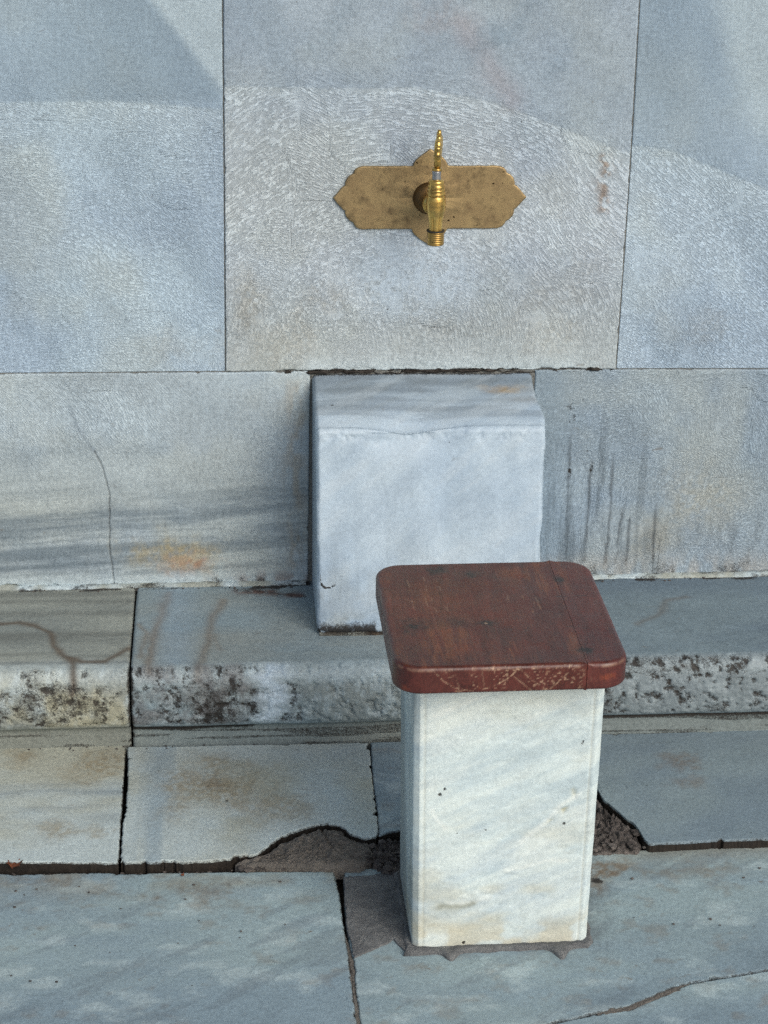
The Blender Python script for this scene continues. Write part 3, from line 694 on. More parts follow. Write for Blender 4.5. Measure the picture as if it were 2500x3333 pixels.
def g3x(X, Y, Z, P):
    w = P['w']
    v, _ = vein(X, w, O['g3_v'], .007, 3, .008, 22); P['tint'] = mix(P['tint'], lin(104, 98, 92), .55*v)
    P['tint'] = mix(P['tint'], PALE*.95, .35*sm(.02, .0, np.abs(w+.312)))
    P['tint'] = mix(P['tint'], lin(126, 130, 130), .6*P['riser'])
    P['dirt'] = P['dirt']-.02*P['riser']
    s = np.exp(-((Z-.0485)/.003)**2)*(Y < -.3); P['dirt'] = P['dirt']+1.0*s; P['h'] = P['h']-.004*s
capb = [(-.30, -.02), (.012, -.02)]
sweep('ledge_block', ledge, np.arange(-.80, -.1612, .0022), LP, paint_ledge(31, lin(150, 150, 140), lin(132, 134, 128), g1x, .8), MARBLE, cap_back=capb)
sweep('ledge_block', ledge, np.arange(-.1590, .400, .0022), LP, paint_ledge(32, BLUE*.60, lin(142, 146, 142), g2x, 1.0), MARBLE, cap_back=capb)
sweep('ledge_block', ledge, np.arange(.404, 1.30, .0024), LP, paint_ledge(33, BLUED*.52, BLUE*.46, g3x, 1.1), MARBLE, cap_back=capb)
for x0, x1 in ((-1.5, -.805), (1.305, 2.1)):
    sweep('ledge_block', ledge, np.arange(x0, x1, .02), LP[::4], paint_ledge(34, BLUE*.8, lin(160, 160, 150)), MARBLE, cap_back=capb)

# ------------------------------------------------------------------ the wall
wall = empty('marble_wall', (.3, .02, 0))
tag(wall, 'wall of large grey-blue tooled marble slabs with thin dark joints', 'wall')
box_mesh('wall_core', -1.6, 2.2, .0016, .4, -.05, 3.3, JOINT, wall)

def wall_paint(seed, center, row, dash, arc=None, c0=BLUE, c1=BLUED, tool=1.0, extra=None, wob=.02):
    def f(a, b, d):
        t = cloud(a, b, c0, c1, seed, 5, 1, 0)
        dv = fbm((a*.6-b*.8)*3.5, (a*.8+b*.6)*14, seed*.7, 5, seed+31, .55)
        t = mix(t, BLUED*.88, .24*sm(.50, .72, dv)); t = mix(t, PALE, .16*sm(.48, .30, dv))
        t = mix(t, WARM*1.02, .30*sm(.5, .72, fbm(a*6, b*6, 9.0, 4, seed+33)))
        h = und(a, b, seed, .0007, 12)
        tl = tool*np.ones_like(a)
        tl = tl*(.55+.6*fbm(a*9, b*9, 0, 3, seed+5))
        if arc is not None:
            arc_ = np.asarray(arc); y = np.interp(a, arc_[:, 0], arc_[:, 1])+.004*(fbm(a*60, 0, 0, 3, seed)-.5)
            up = sm(-.001, .003, b-y)
            tl = tl*(1-up*(.55+.4*sm(0, .06, b-y)))
            t = mix(t, BLUED*.93, .42*up)
            t = mix(t, PALE, .35*(1-up)*np.exp(-np.abs(b-y)/.05))
            h = h-.0006*(1-up)
        dirt = .25*sm(.003, 0, d)
        n_ = fbm(a*7, b*7, 0, 3, seed+3); seamf = sm(.0, .02, np.minimum(np.abs(n_-.64), np.abs(n_-.34)))
        tl = tl*seamf
        P = dict(tint=t, h=h, tool=tl, dirt=dirt, flow=flow_arc(a, b, center, row, dash, seed, wob))
        if extra: extra(a, b, d, P)
        return P
    return f

def u1x(a, b, d, P):
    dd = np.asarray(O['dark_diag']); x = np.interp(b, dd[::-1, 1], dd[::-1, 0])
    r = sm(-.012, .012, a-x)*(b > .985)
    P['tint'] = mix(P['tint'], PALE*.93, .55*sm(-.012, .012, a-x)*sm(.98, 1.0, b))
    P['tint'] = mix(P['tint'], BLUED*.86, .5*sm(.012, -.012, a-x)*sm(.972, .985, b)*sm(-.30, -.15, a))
    P['tint'] = mix(P['tint'], TAN, .22*blob(a, b, (-.07, .57), .12, .05, 3, .7, 20))
jl, jr, jrow = np.array(O['j_left']), np.array(O['j_right']), np.array(O['j_row'])
TOPZ = 1.36
def shift(e, dx, dz=0.0): return [(x+dx, z+dz) for x, z in np.asarray(e)]
row_up = [(-2, .5350)]+shift(O['j_row'], 0, .0007)+[(3, .5275)]
row_dn = [(-2, .5336)]+shift(O['j_row'], 0, -.0007)+[(3, .5250)]
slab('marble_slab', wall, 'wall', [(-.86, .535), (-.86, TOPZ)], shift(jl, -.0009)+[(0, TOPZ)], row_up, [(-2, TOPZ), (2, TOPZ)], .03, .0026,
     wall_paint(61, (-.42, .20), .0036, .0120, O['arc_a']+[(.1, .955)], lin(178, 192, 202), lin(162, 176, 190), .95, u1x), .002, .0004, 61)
def u2x(a, b, d, P):
    low = sm(.76, .56, b)
    P['tint'] = mix(P['tint'], WARM*1.06, .45*low)
    for c, ra, rb, k in ((O['u2_tan'][0], .03, .09, .5), (O['u2_tan'][1], .05, .04, .4), (O['u2_tan'][2], .07, .05, .35), (O['u2_tan'][3], .12, .05, .25), (O['u2_tan'][4], .10, .05, .3), (O['u2_tan'][5], .07, .08, .25)):
        P['tint'] = mix(P['tint'], TAN*1.05, .75*k*blob(a, b, c, ra*1.2, rb*1.2, 4, .9, 18))
    v, _ = vein(a, b, O['pink'], .02, 5, .02, 18); P['tint'] = mix(P['tint'], lin(166, 148, 148), .32*v)
    P['tint'] = mix(P['tint'], lin(180, 160, 152), .3*blob(a, b, (.33, 1.10), .09, .05, 6, .8, 20))
    v, _ = vein(a, b, O['u2_brown_edge'], .010, 5, .01, 30); P['tint'] = mix(P['tint'], lin(140, 112, 88), .75*v*sm(.4, .6, fbm(a*120, b*120, 0, 3, 5)))
    for c in O['u2_grey']: P['tint'] = mix(P['tint'], BLUED*.85, .4*blob(a, b, c, .03, .08, 7, .8, 16, -.6))
    cl = blob(a, b, (.30, .685), .17, .10, 8, .35, 12); P['tool'] = P['tool']*(1-.9*cl); P['tint'] = mix(P['tint'], lin(184, 196, 208), .6*cl)
    P['tool'] = P['tool']*(1-.55*sm(.62, .56, b))
    e = np.asarray(jrow); y = np.interp(a, e[:, 0], e[:, 1]); mid = sm(.08, .16, a)*sm(.62, .56, a)
    g = np.clip(1-(b-y)/.010, 0, 1); P['dirt'] = P['dirt']+mid*(1.15*g*g*sm(.3, .65, fbm(a*55, 4.0, 0, 3, 3)))
    P['dirt'] = P['dirt']+.9*blob(a, b, (.137, .632), .003, .004, 3, .3)+.9*blob(a, b, (.262, .637), .003, .004, 3, .3)+.6*blob(a, b, (.16, .6), .004, .012, 3, .6, 90)
    P['tint'] = mix(P['tint'], PALE, .5*mid*np.clip(1-(b-y)/.03, 0, 1))
    P['h'] = P['h']-.003*mid*g*sm(.4, .7, fbm(a*70, b*70, 0, 3, 8))
slab('marble_slab', wall, 'wall', shift(jl, .0009)[::-1]+[(.0032, TOPZ)], shift(jr, -.0010)+[(.646, TOPZ)], row_up, [(-2, TOPZ), (2, TOPZ)], .03, .0026,
     wall_paint(62, (.27, .50), .0052, .0180, O['arc_b'], lin(186, 192, 198), lin(168, 176, 186), 1.3, u2x), .0026, .0006, 62, .0025, chip=.002)
def u3x(a, b, d, P):
    P['tint'] = mix(P['tint'], BLUED*.9, .4*sm(.9, 1.0, b)); P['tint'] = mix(P['tint'], PALE*.95, .5*sm(.80, .86, a+.35*(b-.95))*sm(.88, .95, b))
    P['tint'] = mix(P['tint'], TAN, .2*blob(a, b, (.78, .60), .08, .05, 3, .8, 20))
slab('marble_slab', wall, 'wall', shift(jr, .0010)[::-1]+[(.6495, TOPZ)], [(1.30, .53), (1.30, TOPZ)], row_up, [(-2, TOPZ), (2, TOPZ)], .03, .0026,
     wall_paint(63, (.52, .22), .0041, .0140, O['arc_c'], lin(180, 192, 202), lin(164, 178, 192), 1.2, u3x), .0018, .0004, 63)

def l1x(a, b, d, P):
    P['tool'] = P['tool']*(.25+.75*sm(-.02, -.2, a)*sm(.33, .45, b))
    P['tint'] = mix(P['tint'], WARM*.96, .6*sm(.42, .20, b)*sm(.2, .6, fbm(a*6, b*6, 0, 3, 2)))
    for pts, w, k in ((O['l1_b1'], .026, .5), (O['l1_b2'], .020, .85), (O['l1_b3'], .013, .9), (O['l1_b4'], .012, .8), (shift(O['l1_b2'], 0, -.018), .008, .5), (shift(O['l1_b3'], 0, -.016), .008, .4)):
        v, t = vein(a, b, pts, w, 6, .012, 8); P['tint'] = mix(P['tint'], lin(104, 116, 126), .62*k*v*(.55+.55*sm(.3, .6, fbm(a*14, b*70, 0, 4, 3))))
    bs = b-.055*a-.012*fbm(a*5, b*3, 0, 3, 44)
    for s_, fr, k_ in ((141, 85, .5), (142, 150, .4), (143, 45, .35)):
        P['tint'] = mix(P['tint'], lin(104, 114, 120), k_*sm(.50, .68, fbm(a*3.2, bs*fr, 0, 5, s_, .6))*sm(.40, .24, b))
    P['tint'] = mix(P['tint'], YEL*.95, .6*blob(a, b, O['orange'][1], .10, .045, 3, .9, 25)); P['tint'] = mix(P['tint'], lin(166, 130, 104), .7*blob(a, b, O['orange'][0], .075, .036, 5, .9, 32))
    P['tint'] = mix(P['tint'], lin(160, 104, 72), .55*blob(a, b, O['orange'][2], .03, .014, 6, .9, 70))
    v, _ = vein(a, b, O['l1_tanedge'], .016, 5, .006, 20); P['tint'] = mix(P['tint'], lin(160, 144, 122), .5*v*sm(.25, .65, fbm(a*90, b*40, 0, 4, 8)))
    v, _ = vein(a, b, O['l1_faint'], .003, 5, .004, 40); P['tint'] = mix(P['tint'], GREYV, .5*v)
    dd, t = vein(a, b, O['l1_crack'], .0013, 5, .0015, 90); P['h'] = P['h']-.0016*dd; P['dirt'] = P['dirt']+.42*dd*sm(-.2, .4, t); P['tint'] = mix(P['tint'], lin(84, 86, 86), .6*dd)
    low = sm(.185, .155, b); P['tint'] = mix(P['tint'], PALE, .5*low); P['dirt'] = P['dirt']+.55*low*sm(.45, .7, fbm(a*40, b*25, 0, 3, 4))*sm(-.2, -.05, a)
    P['dirt'] = P['dirt']+.75*sm(.14, .165, b+.012*(fbm(a*70, 0, 0, 2, 1)-.5) < .158)*0
    P['tint'] = mix(P['tint'], lin(128, 92, 74), .5*low*sm(-.02, .04, a)*sm(.4, .6, fbm(a*60, b*60, 0, 3, 7)))
wb = [(-2, .157)]+shift(O['wall_base'], 0, .0005)+[(3, .158)]
slab('marble_slab', wall, 'wall', [(-.97, .155), (-.97, .535)], [(.1315, .153), (.1355, .533)], wb, row_dn, .03, .0026,
     wall_paint(64, (-.55, .12), .0034, .0100, None, lin(176, 186, 192), lin(164, 172, 176), .8, l1x), .0028, .0008, 64, .0012, marks=((-.225, -.185, .0009),), chip=.003)
def l2x(a, b, d, P):
    P['tint'] = mix(P['tint'], lin(168, 162, 146), .55*blob(a, b, O['l2_tan'][0], .12, .12, 5, .6, 14)); P['tint'] = mix(P['tint'], lin(168, 158, 138), .4*blob(a, b, O['l2_tan'][1], .06, .05, 6, .8, 20))
    for i in range(1, 8):
        pts = O['drip%d' % i]
        v, t = vein(a, b, pts, .0026, 5+i, .0022, 45); P['tint'] = mix(P['tint'], lin(72, 76, 80), .75*v*sm(.02, .25, t)*sm(.12, .5, fbm(a*30, b*25, 0, 4, i)+.08)*(.5 if i == 7 else 1)); P['dirt'] = P['dirt']+.35*v*sm(.45, .65, fbm(a*60, b*60, 0, 3, i))
    stx = fbm(a*70, b*5, 0, 5, 77, .6); P['tint'] = mix(P['tint'], lin(84, 92, 98), .55*sm(.50, .68, stx)*sm(.80, .62, a)*sm(.50, .34, b)); P['tint'] = mix(P['tint'], lin(84, 88, 90), .4*sm(.52, .68, fbm(a*55, b*7, 3, 5, 78, .6))*sm(.30, .2, b))
    for c in O['l2_spots']: P['dirt'] = P['dirt']+.55*blob(a, b, c, .012, .018, 3, 1.2, 80)
    P['tint'] = mix(P['tint'], BLUED*.78, .6*sm(.60, .53, a)); P['tool'] = P['tool']*(.5+.5*sm(.53, .64, a))
    low = sm(.21, .16, b); P['tint'] = mix(P['tint'], lin(176, 166, 154), .45*low*sm(.3, .6, fbm(a*40, b*14, 0, 3, 3))); P['dirt'] = P['dirt']+.5*low*sm(.45, .7, fbm(a*45, b*22, 0, 3, 4))
slab('marble_slab', wall, 'wall', [(.5085, .15), (.5085, .53)], [(1.18, .155), (1.18, .53)], wb, row_dn, .03, .0026,
     wall_paint(65, (.735, .25), .0038, .0130, None, lin(138, 152, 166), lin(152, 162, 168), 1.0, l2x), .0025, .0008, 65, .0006, chip=.002)
# the courses outside the picture
for k, (x0, x1, z0, z1) in enumerate([(-1.55, -.865, .5365, TOPZ), (1.305, 2.1, .5285, TOPZ), (-1.55, -.975, .158, .5325), (1.185, 2.1, .158, .5245),
                                     (-1.55, -.55, TOPZ+.004, 2.3), (-.546, .32, TOPZ+.004, 2.3), (.324, 1.2, TOPZ+.004, 2.3), (1.204, 2.1, TOPZ+.004, 2.3), (-1.55, .1, 2.304, 3.25), (.104, 2.1, 2.304, 3.25)]):
    slab('marble_slab', wall, 'wall', [(x0, z0), (x0, z1)], [(x1, z0), (x1, z1)], [(x0, z0), (x1, z0)], [(x0, z1), (x1, z1)], .03, .02,
         wall_paint(80+k, (x0, z0-.2), .005, .01), .002, .0004, 80+k)
# pale lime bead along the foot of the wall
def bead(x0, x1, seed):
    prof = [(.003, .1580), (-.005, .1570), (-.010, .1550), (-.0135, .1515), (-.015, .1480)]
    def pt(X, Y, Z, Sg):
        n = fbm(X*45, Sg*90, 0, 4, seed); return dict(tint=cloud(X, Z, PALE*.8, WARM*.75, seed, 20), h=.004*(n-.7), dirt=.20+.35*sm(.40, .7, fbm(X*35, Sg*60, 0, 4, seed+3))+.6*sm(.154, .1495, Z))
    return sweep('mortar_bead', ledge, np.arange(x0, x1, .0025), resample(prof, .002, False), pt, MARBLE, cap_back=[(.005, .148)])
bead(-.9, .130, 3); bead(.508, 1.3, 4)

def crumbs():
    prof = [(.003, .5345), (-.003, .5340), (-.0045, .5315), (-.0045, .5290), (-.001, .5270)]
    def pt(X, Y, Z, Sg):
        n = fbm(X*70, Sg*120, 0, 4, 9, .65); k = sm(.36, .58, fbm(X*26, 2.0, 0, 3, 5))
        return dict(tint=cloud(X, Z, lin(96, 92, 88), lin(60, 58, 56), 9, 40), h=.009*(n-.62)-.007*(1-k), dirt=.62+.35*k)
    return sweep('mortar_bead', wall, np.arange(.095, .640, .0018), resample(prof, .0014, False), pt, MARBLE, cap_back=[(.003, .5270)])
crumbs()
# ------------------------------------------------------------------ projecting block under the tap
blk = empty('stone_block', (.32, -.09, .151))
tag(blk, 'pale blue-white marble block with worn top, projecting from the wall below the tap', 'block')
def block():
    p = [(.010, .5270), (-.05, .5115), (-.10, .4985), (-.145, .4875)]
    c = (-.151, .4785)
    for t in np.linspace(10, 95, 8): p.append((c[0]-.0095*math.sin(math.radians(t)), c[1]+.0095*math.cos(math.radians(t))))
    p += [(-.163, .46), (-.175, .36), (-.190, .26), (-.203, .165), (-.204, .158), (-.201, .1515)]
    prof = resample(p, .0024, False)
    x0, x1 = .1388, .5030
    L = x1-x0
    xs = x0+samples(L, .0024)*L
    def pt(X, Y, Z, Sg):
        top = sm(.47, .49, Z+.0*X); d = np.minimum(X-x0, x1-X)
        w = np.where(Y > -.15, Y, -.15-(.482-Z))
        t = cloud(X, w, lin(204, 216, 224), lin(184, 200, 214), 71, 6, 1, .4)
        for y0, wd, k in ((-.02, .014, .8), (-.045, .012, .75), (-.07, .010, .6), (-.095, .014, .6), (-.115, .008, .4)):
            t = mix(t, lin(124, 132, 138), k*np.exp(-((w-y0+.02*(fbm(X*6, w*3, 0, 3, 4)-.5))/wd)**2)*sm(.3, .6, fbm(X*8, w*50, 0, 4, 6)+.1)*top)
        t = mix(t, lin(132, 140, 144), .5*top*sm(-.13, -.03, Y))
        t = mix(t, lin(178, 148, 104), .75*blob(X, w, (.455, -.045), .05, .018, 3, .7, 30)); t = mix(t, lin(120, 116, 112), .5*blob(X, w, (.475, -.075), .05, .012, 5, .7, 30))
        t = mix(t, BLUED, .16*sm(.4, .75, fbm(X*25, w*7, 0, 5, 9))*(1-top))
        st_ = fbm((X*.8+w*.6)*6, (w*.8-X*.6)*34, 0, 5, 76, .6); t = mix(t, lin(160, 175, 190), .26*sm(.48, .72, st_)); t = mix(t, lin(216, 222, 224), .25*sm(.5, .3, st_))
        h = und(X, w, 71, .0022, 7)+und(X, w, 72, .0006, 30)
        h = h-.005*np.clip((.006-d)/.006, 0, 1)**2*(.4+1.6*fbm(X*20, w*40, 0, 3, 5))-.0022*sm(.5, .7, fbm(X*75, w*75, 0, 4, 15, .65))*np.exp(-((w+.155)/.008)**2)
        dip = np.exp(-((X-.285)/.055)**2)*np.exp(-((w+.155)/.03)**2)
        h = h-.011*dip-.0045*np.exp(-((X-.24)/.02)**2)*np.exp(-((w+.165)/.012)**2)*fbm(X*90, w*90, 0, 3, 5)
        dirt = .95*blob(X, w, (.167, -.085), .008, .003, 3, .5, 90)
        low = sm(.185, .154, Z); dirt = dirt+low*(.15+.75*sm(.38, .62, fbm(X*70, Z*30, 0, 4, 5))); t = mix(t, WARM, .7*sm(.2, .16, Z)*sm(.35, .6, fbm(X*30, Z*30, 0, 3, 4)))
        v, _ = vein(X, Z, [(.146, .236), (.152, .229), (.160, .231), (.168, .233)], .0016, 3, .002, 120); dirt = dirt+1.1*v*(1-top)
        v, _ = vein(X, Z, [(.146, .236), (.144, .25)], .0014, 3, .002, 120); dirt = dirt+.8*v*(1-top)
        dr = fbm(X*48, w*3.5, 0, 5, 78, .6); t = mix(t, lin(150, 160, 166), .30*sm(.52, .70, dr)*(1-top)*sm(.16, .40, .55-Z+.1*fbm(X*20, 0, 0, 2, 3)))
        t = mix(t, lin(176, 172, 158), .25*sm(.5, .7, fbm(X*14, w*10, 3, 5, 79))*(1-top)*sm(.36, .2, Z))
        dirt = dirt+.8*sm(.010, -.004, -Y)*top
        return dict(tint=t, h=h, dirt=dirt, tool=np.zeros_like(X)+.06)
    def xf(X, Y, Z):
        k = sm(.42, .50, X)
        return X+k*(.0075*np.exp(-((Y+.115)/.035)**2)*(Z > .45)-.003*np.exp(-((Z-.28)/.05)**2)+.0015*np.sin(Z*60))
    sweep('block_body', blk, xs, prof, pt, BLOCKST, xfun=xf, cap_back=[(.010, .1525)], cap_dirt=.12)
    prof = [(-.195, .1555), (-.2060, .1548), (-.210, .1515), (-.210, .146)]
    def pb(X, Y, Z, Sg):
        return dict(tint=cloud(X, Z, WARM, BROWN, 5, 30), h=.006*(fbm(X*60, Sg*60, 0, 4, 5)-.55), dirt=.5+.4*fbm(X*40, Sg*50, 0, 3, 6))
    sweep('mortar_bead', blk, np.arange(.142, .500, .002), resample(prof, .0016, False), pb, MARBLE, cap_back=[(-.19, .146)])
block()

# ------------------------------------------------------------------ brass tap with its backplate
TX, TY, PZ = .3272, -.095, .8235
tap = empty('wall_tap', (TX, 0, PZ))
tag(tap, 'brass tap with butterfly handle on a pointed brass backplate on the marble wall', 'tap')
def backplate():
    q = [(710, 0), (690, 22), (668, 52), (640, 82), (622, 92), (622, 112), (612, 140), (590, 165), (562, 180), (556, 196), (538, 218), (512, 230), (490, 233), (400, 233), (300, 232), (200, 232), (140, 233),
         (128, 236), (124, 250), (110, 274), (88, 296), (60, 316), (30, 334), (10, 350), (0, 356)]
    q = [(x*.0002185, z*.0002195) for x, z in q]
    ring = q+[(-x, z) for x, z in q[-2::-1]]+[(-x, -z) for x, z in q[1:]]+[(x, -z) for x, z in q[-2:0:-1]]
    o = resample(ring, .0012); n = len(o)
    o = o+(np.stack([fbm(o[:, 0]*90, o[:, 1]*90, 0, 3, 3), fbm(o[:, 0]*90, o[:, 1]*90, 5, 3, 3)], -1)-.5)*.0014
    s = np.array([0, .2, .4, .6, .75, .86, .93, .965, .985, .995, 1, 1, 1.0])
    dep = np.array([1, 1, 1, 1, 1, 1, 1, 1, .98, .9, .7, .3, 0])
    A = o[:, 0][:, None]*s; B = o[:, 1][:, None]*s
    Hh = .0045*dep[None]+.0006*(fbm(A*30, B*30, 0, 3, 4)-.5)*(s < .99)+.003*np.exp(-((np.hypot(A, B)-.02)/.012)**2)*(s < .9)
    c = np.stack([.3265+A, -.0018-Hh, PZ+B], -1).reshape(-1, 3)
    me = mesh_from('backplate', c, grid_faces(n, len(s), True, True))
    bm = bmesh.new(); bm.from_mesh(me); bmesh.ops.remove_doubles(bm, verts=bm.verts, dist=1e-7); bmesh.ops.recalc_face_normals(bm, faces=bm.faces); bm.to_mesh(me); bm.free()
    return link('backplate', me, PLATE, tap)
bp = backplate()
lathe('flange', tap, [(0, -.019), (.010, -.019), (.016, -.0185), (.021, -.016), (.0245, -.012), (.026, -.008), (.0265, -.004), (.0265, -.001)], OLDBRASS, (TX-.002, -.002, PZ), 'Y')
lathe('inlet_pipe', tap, [(.0, -.098), (.0125, -.098), (.0128, -.064), (.0132, -.060), (.0160, -.0595), (.0168, -.056), (.0168, -.044), (.0160, -.0405), (.0125, -.040), (.0108, -.018), (.0125, -.017), (.0125, -.010)], BRASS, (TX, 0, PZ+.001), 'Y', 40)
# body: a waisted upright barrel with flutes, narrowing to the spout
def tap_body():
    z = np.array([.850, .8498, .847, .842, .836, .828, .820, .812, .806, .800, .796, .7935]); r = np.array([0, .0122, .0140, .0150, .0153, .0148, .0132, .0116, .0108, .0106, .0106, .0106])
    zz = np.linspace(.7935, .8498, 60); rr = np.interp(zz, z[1:][::-1], r[1:][::-1])
    th = np.linspace(0, 2*np.pi, 72, endpoint=False); fl = sm(.825, .812, zz)
    R = rr[None]*(1-.16*fl[None]*sm(.55, .95, np.cos(th*6)[:, None]))
    fwd = .004*sm(.84, .80, zz)
    c = np.stack([TX+np.cos(th)[:, None]*R, TY-fwd[None]+np.sin(th)[:, None]*R, np.repeat(zz[None], 72, 0)], -1)
    me = mesh_from('body', c.reshape(-1, 3), grid_faces(72, 60, True), [[i*60 for i in range(72)][::-1], [i*60+59 for i in range(72)]])
    b = link('body', me, BRASS, tap)
    return b
tap_body()
nz = [(0, .7935), (.0128, .7935), (.0136, .7928)]
for i in range(6): nz += [(.0136, .7918-.0032*i), (.0131, .7910-.0032*i), (.0131, .7900-.0032*i), (.0136, .7894-.0032*i)]
nz += [(.0134, .7735), (.0124, .7722), (.0092, .7722), (.0088, .778), (0, .778)]
lathe('spout_nozzle', tap, nz, MIDBRASS, (TX, TY-.004, 0))
lathe('washer', tap, [(.0106, .7936), (.0139, .7936), (.0143, .7945), (.0139, .7954), (.0106, .7956)], RUBBER, (TX, TY-.004, 0))
bn = [(0, .8500), (.0138, .8500)]
for i, (zc, rr) in enumerate(((.8525, .0142), (.8580, .0138), (.8635, .0132))):
    bn += [(rr-.0012, zc-.0022), (rr, zc-.0012), (rr+.0002, zc+.0006), (rr-.0004, zc+.0018), (rr-.0016, zc+.0026)]
bn += [(.0118, .8680), (.0124, .8705), (.0114, .8735), (.0088, .8748), (0, .8748)]
lathe('bonnet', tap, bn, BRASS, (TX, TY, 0))
lathe('stem', tap, [(0, .874), (.0068, .874), (.0070, .876), (.0066, .881), (.0070, .886), (.0068, .8905), (0, .8905)], STEEL, (TX, TY, 0))
def handle():
    bm = bmesh.new()
    def ring(cy, cz, R, r, squash, n=72, k=12, a0=0, a1=2*math.pi, lobes=0):
        vs = []
        full = abs(a1-a0-2*math.pi) < 1e-6
        for i in range(n if full else n+1):
            a = a0+(a1-a0)*i/n; row = []
            RR = R*(1+.10*math.cos(lobes*a)) if lobes else R
            for j in range(k):
                t = 2*math.pi*j/k
                q = RR+r*math.cos(t)
                row.append(bm.verts.new((squash*math.sin(t), cy+q*math.cos(a), cz+q*math.sin(a))))
            vs.append(row)
        m = len(vs)
        for i in range(m if full else m-1):
            for j in range(k): bm.faces.new((vs[i][j], vs[(i+1) % m][j], vs[(i+1) % m][(j+1) % k], vs[i][(j+1) % k]))
        if not full:
            bm.faces.new(vs[0]); bm.faces.new(vs[-1][::-1])
    ring(-.0150, .9240, .0118, .0046, .0052, lobes=9); ring(.0150, .9240, .0118, .0046, .0052, lobes=9)
    ring(0, .9365, .0060, .0040, .0040); 
    def post(z0, z1, r0, r1, sx):
        a = []
        for z, r in ((z0, r0), ((z0+z1)/2, (r0+r1)/2*1.02), (z1, r1)):
            a.append([bm.verts.new((sx*r*math.cos(t), r*math.sin(t), z)) for t in np.linspace(0, 2*np.pi, 16, endpoint=False)])
        for p, q in zip(a[:-1], a[1:]):
            for j in range(16): bm.faces.new((p[j], p[(j+1) % 16], q[(j+1) % 16], q[j]))
        bm.faces.new(a[0][::-1]); bm.faces.new(a[-1])
    post(.8885, .8925, .0078, .0074, 1.0); post(.8925, .9120, .0062, .0085, .78); post(.9120, .9330, .0085, .0040, .60)
    post(.9440, .9520, .0048, .0028, .9)
    bmesh.ops.recalc_face_normals(bm, faces=bm.faces)
    bmesh.ops.transform(bm, matrix=Matrix.Translation((TX+.0008, TY, 0)) @ Matrix.Rotation(math.radians(-9), 4, 'Z') @ Matrix.Translation((0, 0, .89)) @ Matrix.Rotation(math.radians(2.0), 4, 'Y') @ Matrix.Translation((0, 0, -.89)), verts=bm.verts)
    me = bpy.data.meshes.new('handle'); bm.to_mesh(me); bm.free()
    for p in me.polygons: p.use_smooth = True
    h = link('handle', me, BRASS, tap)
    return h
hd = handle()

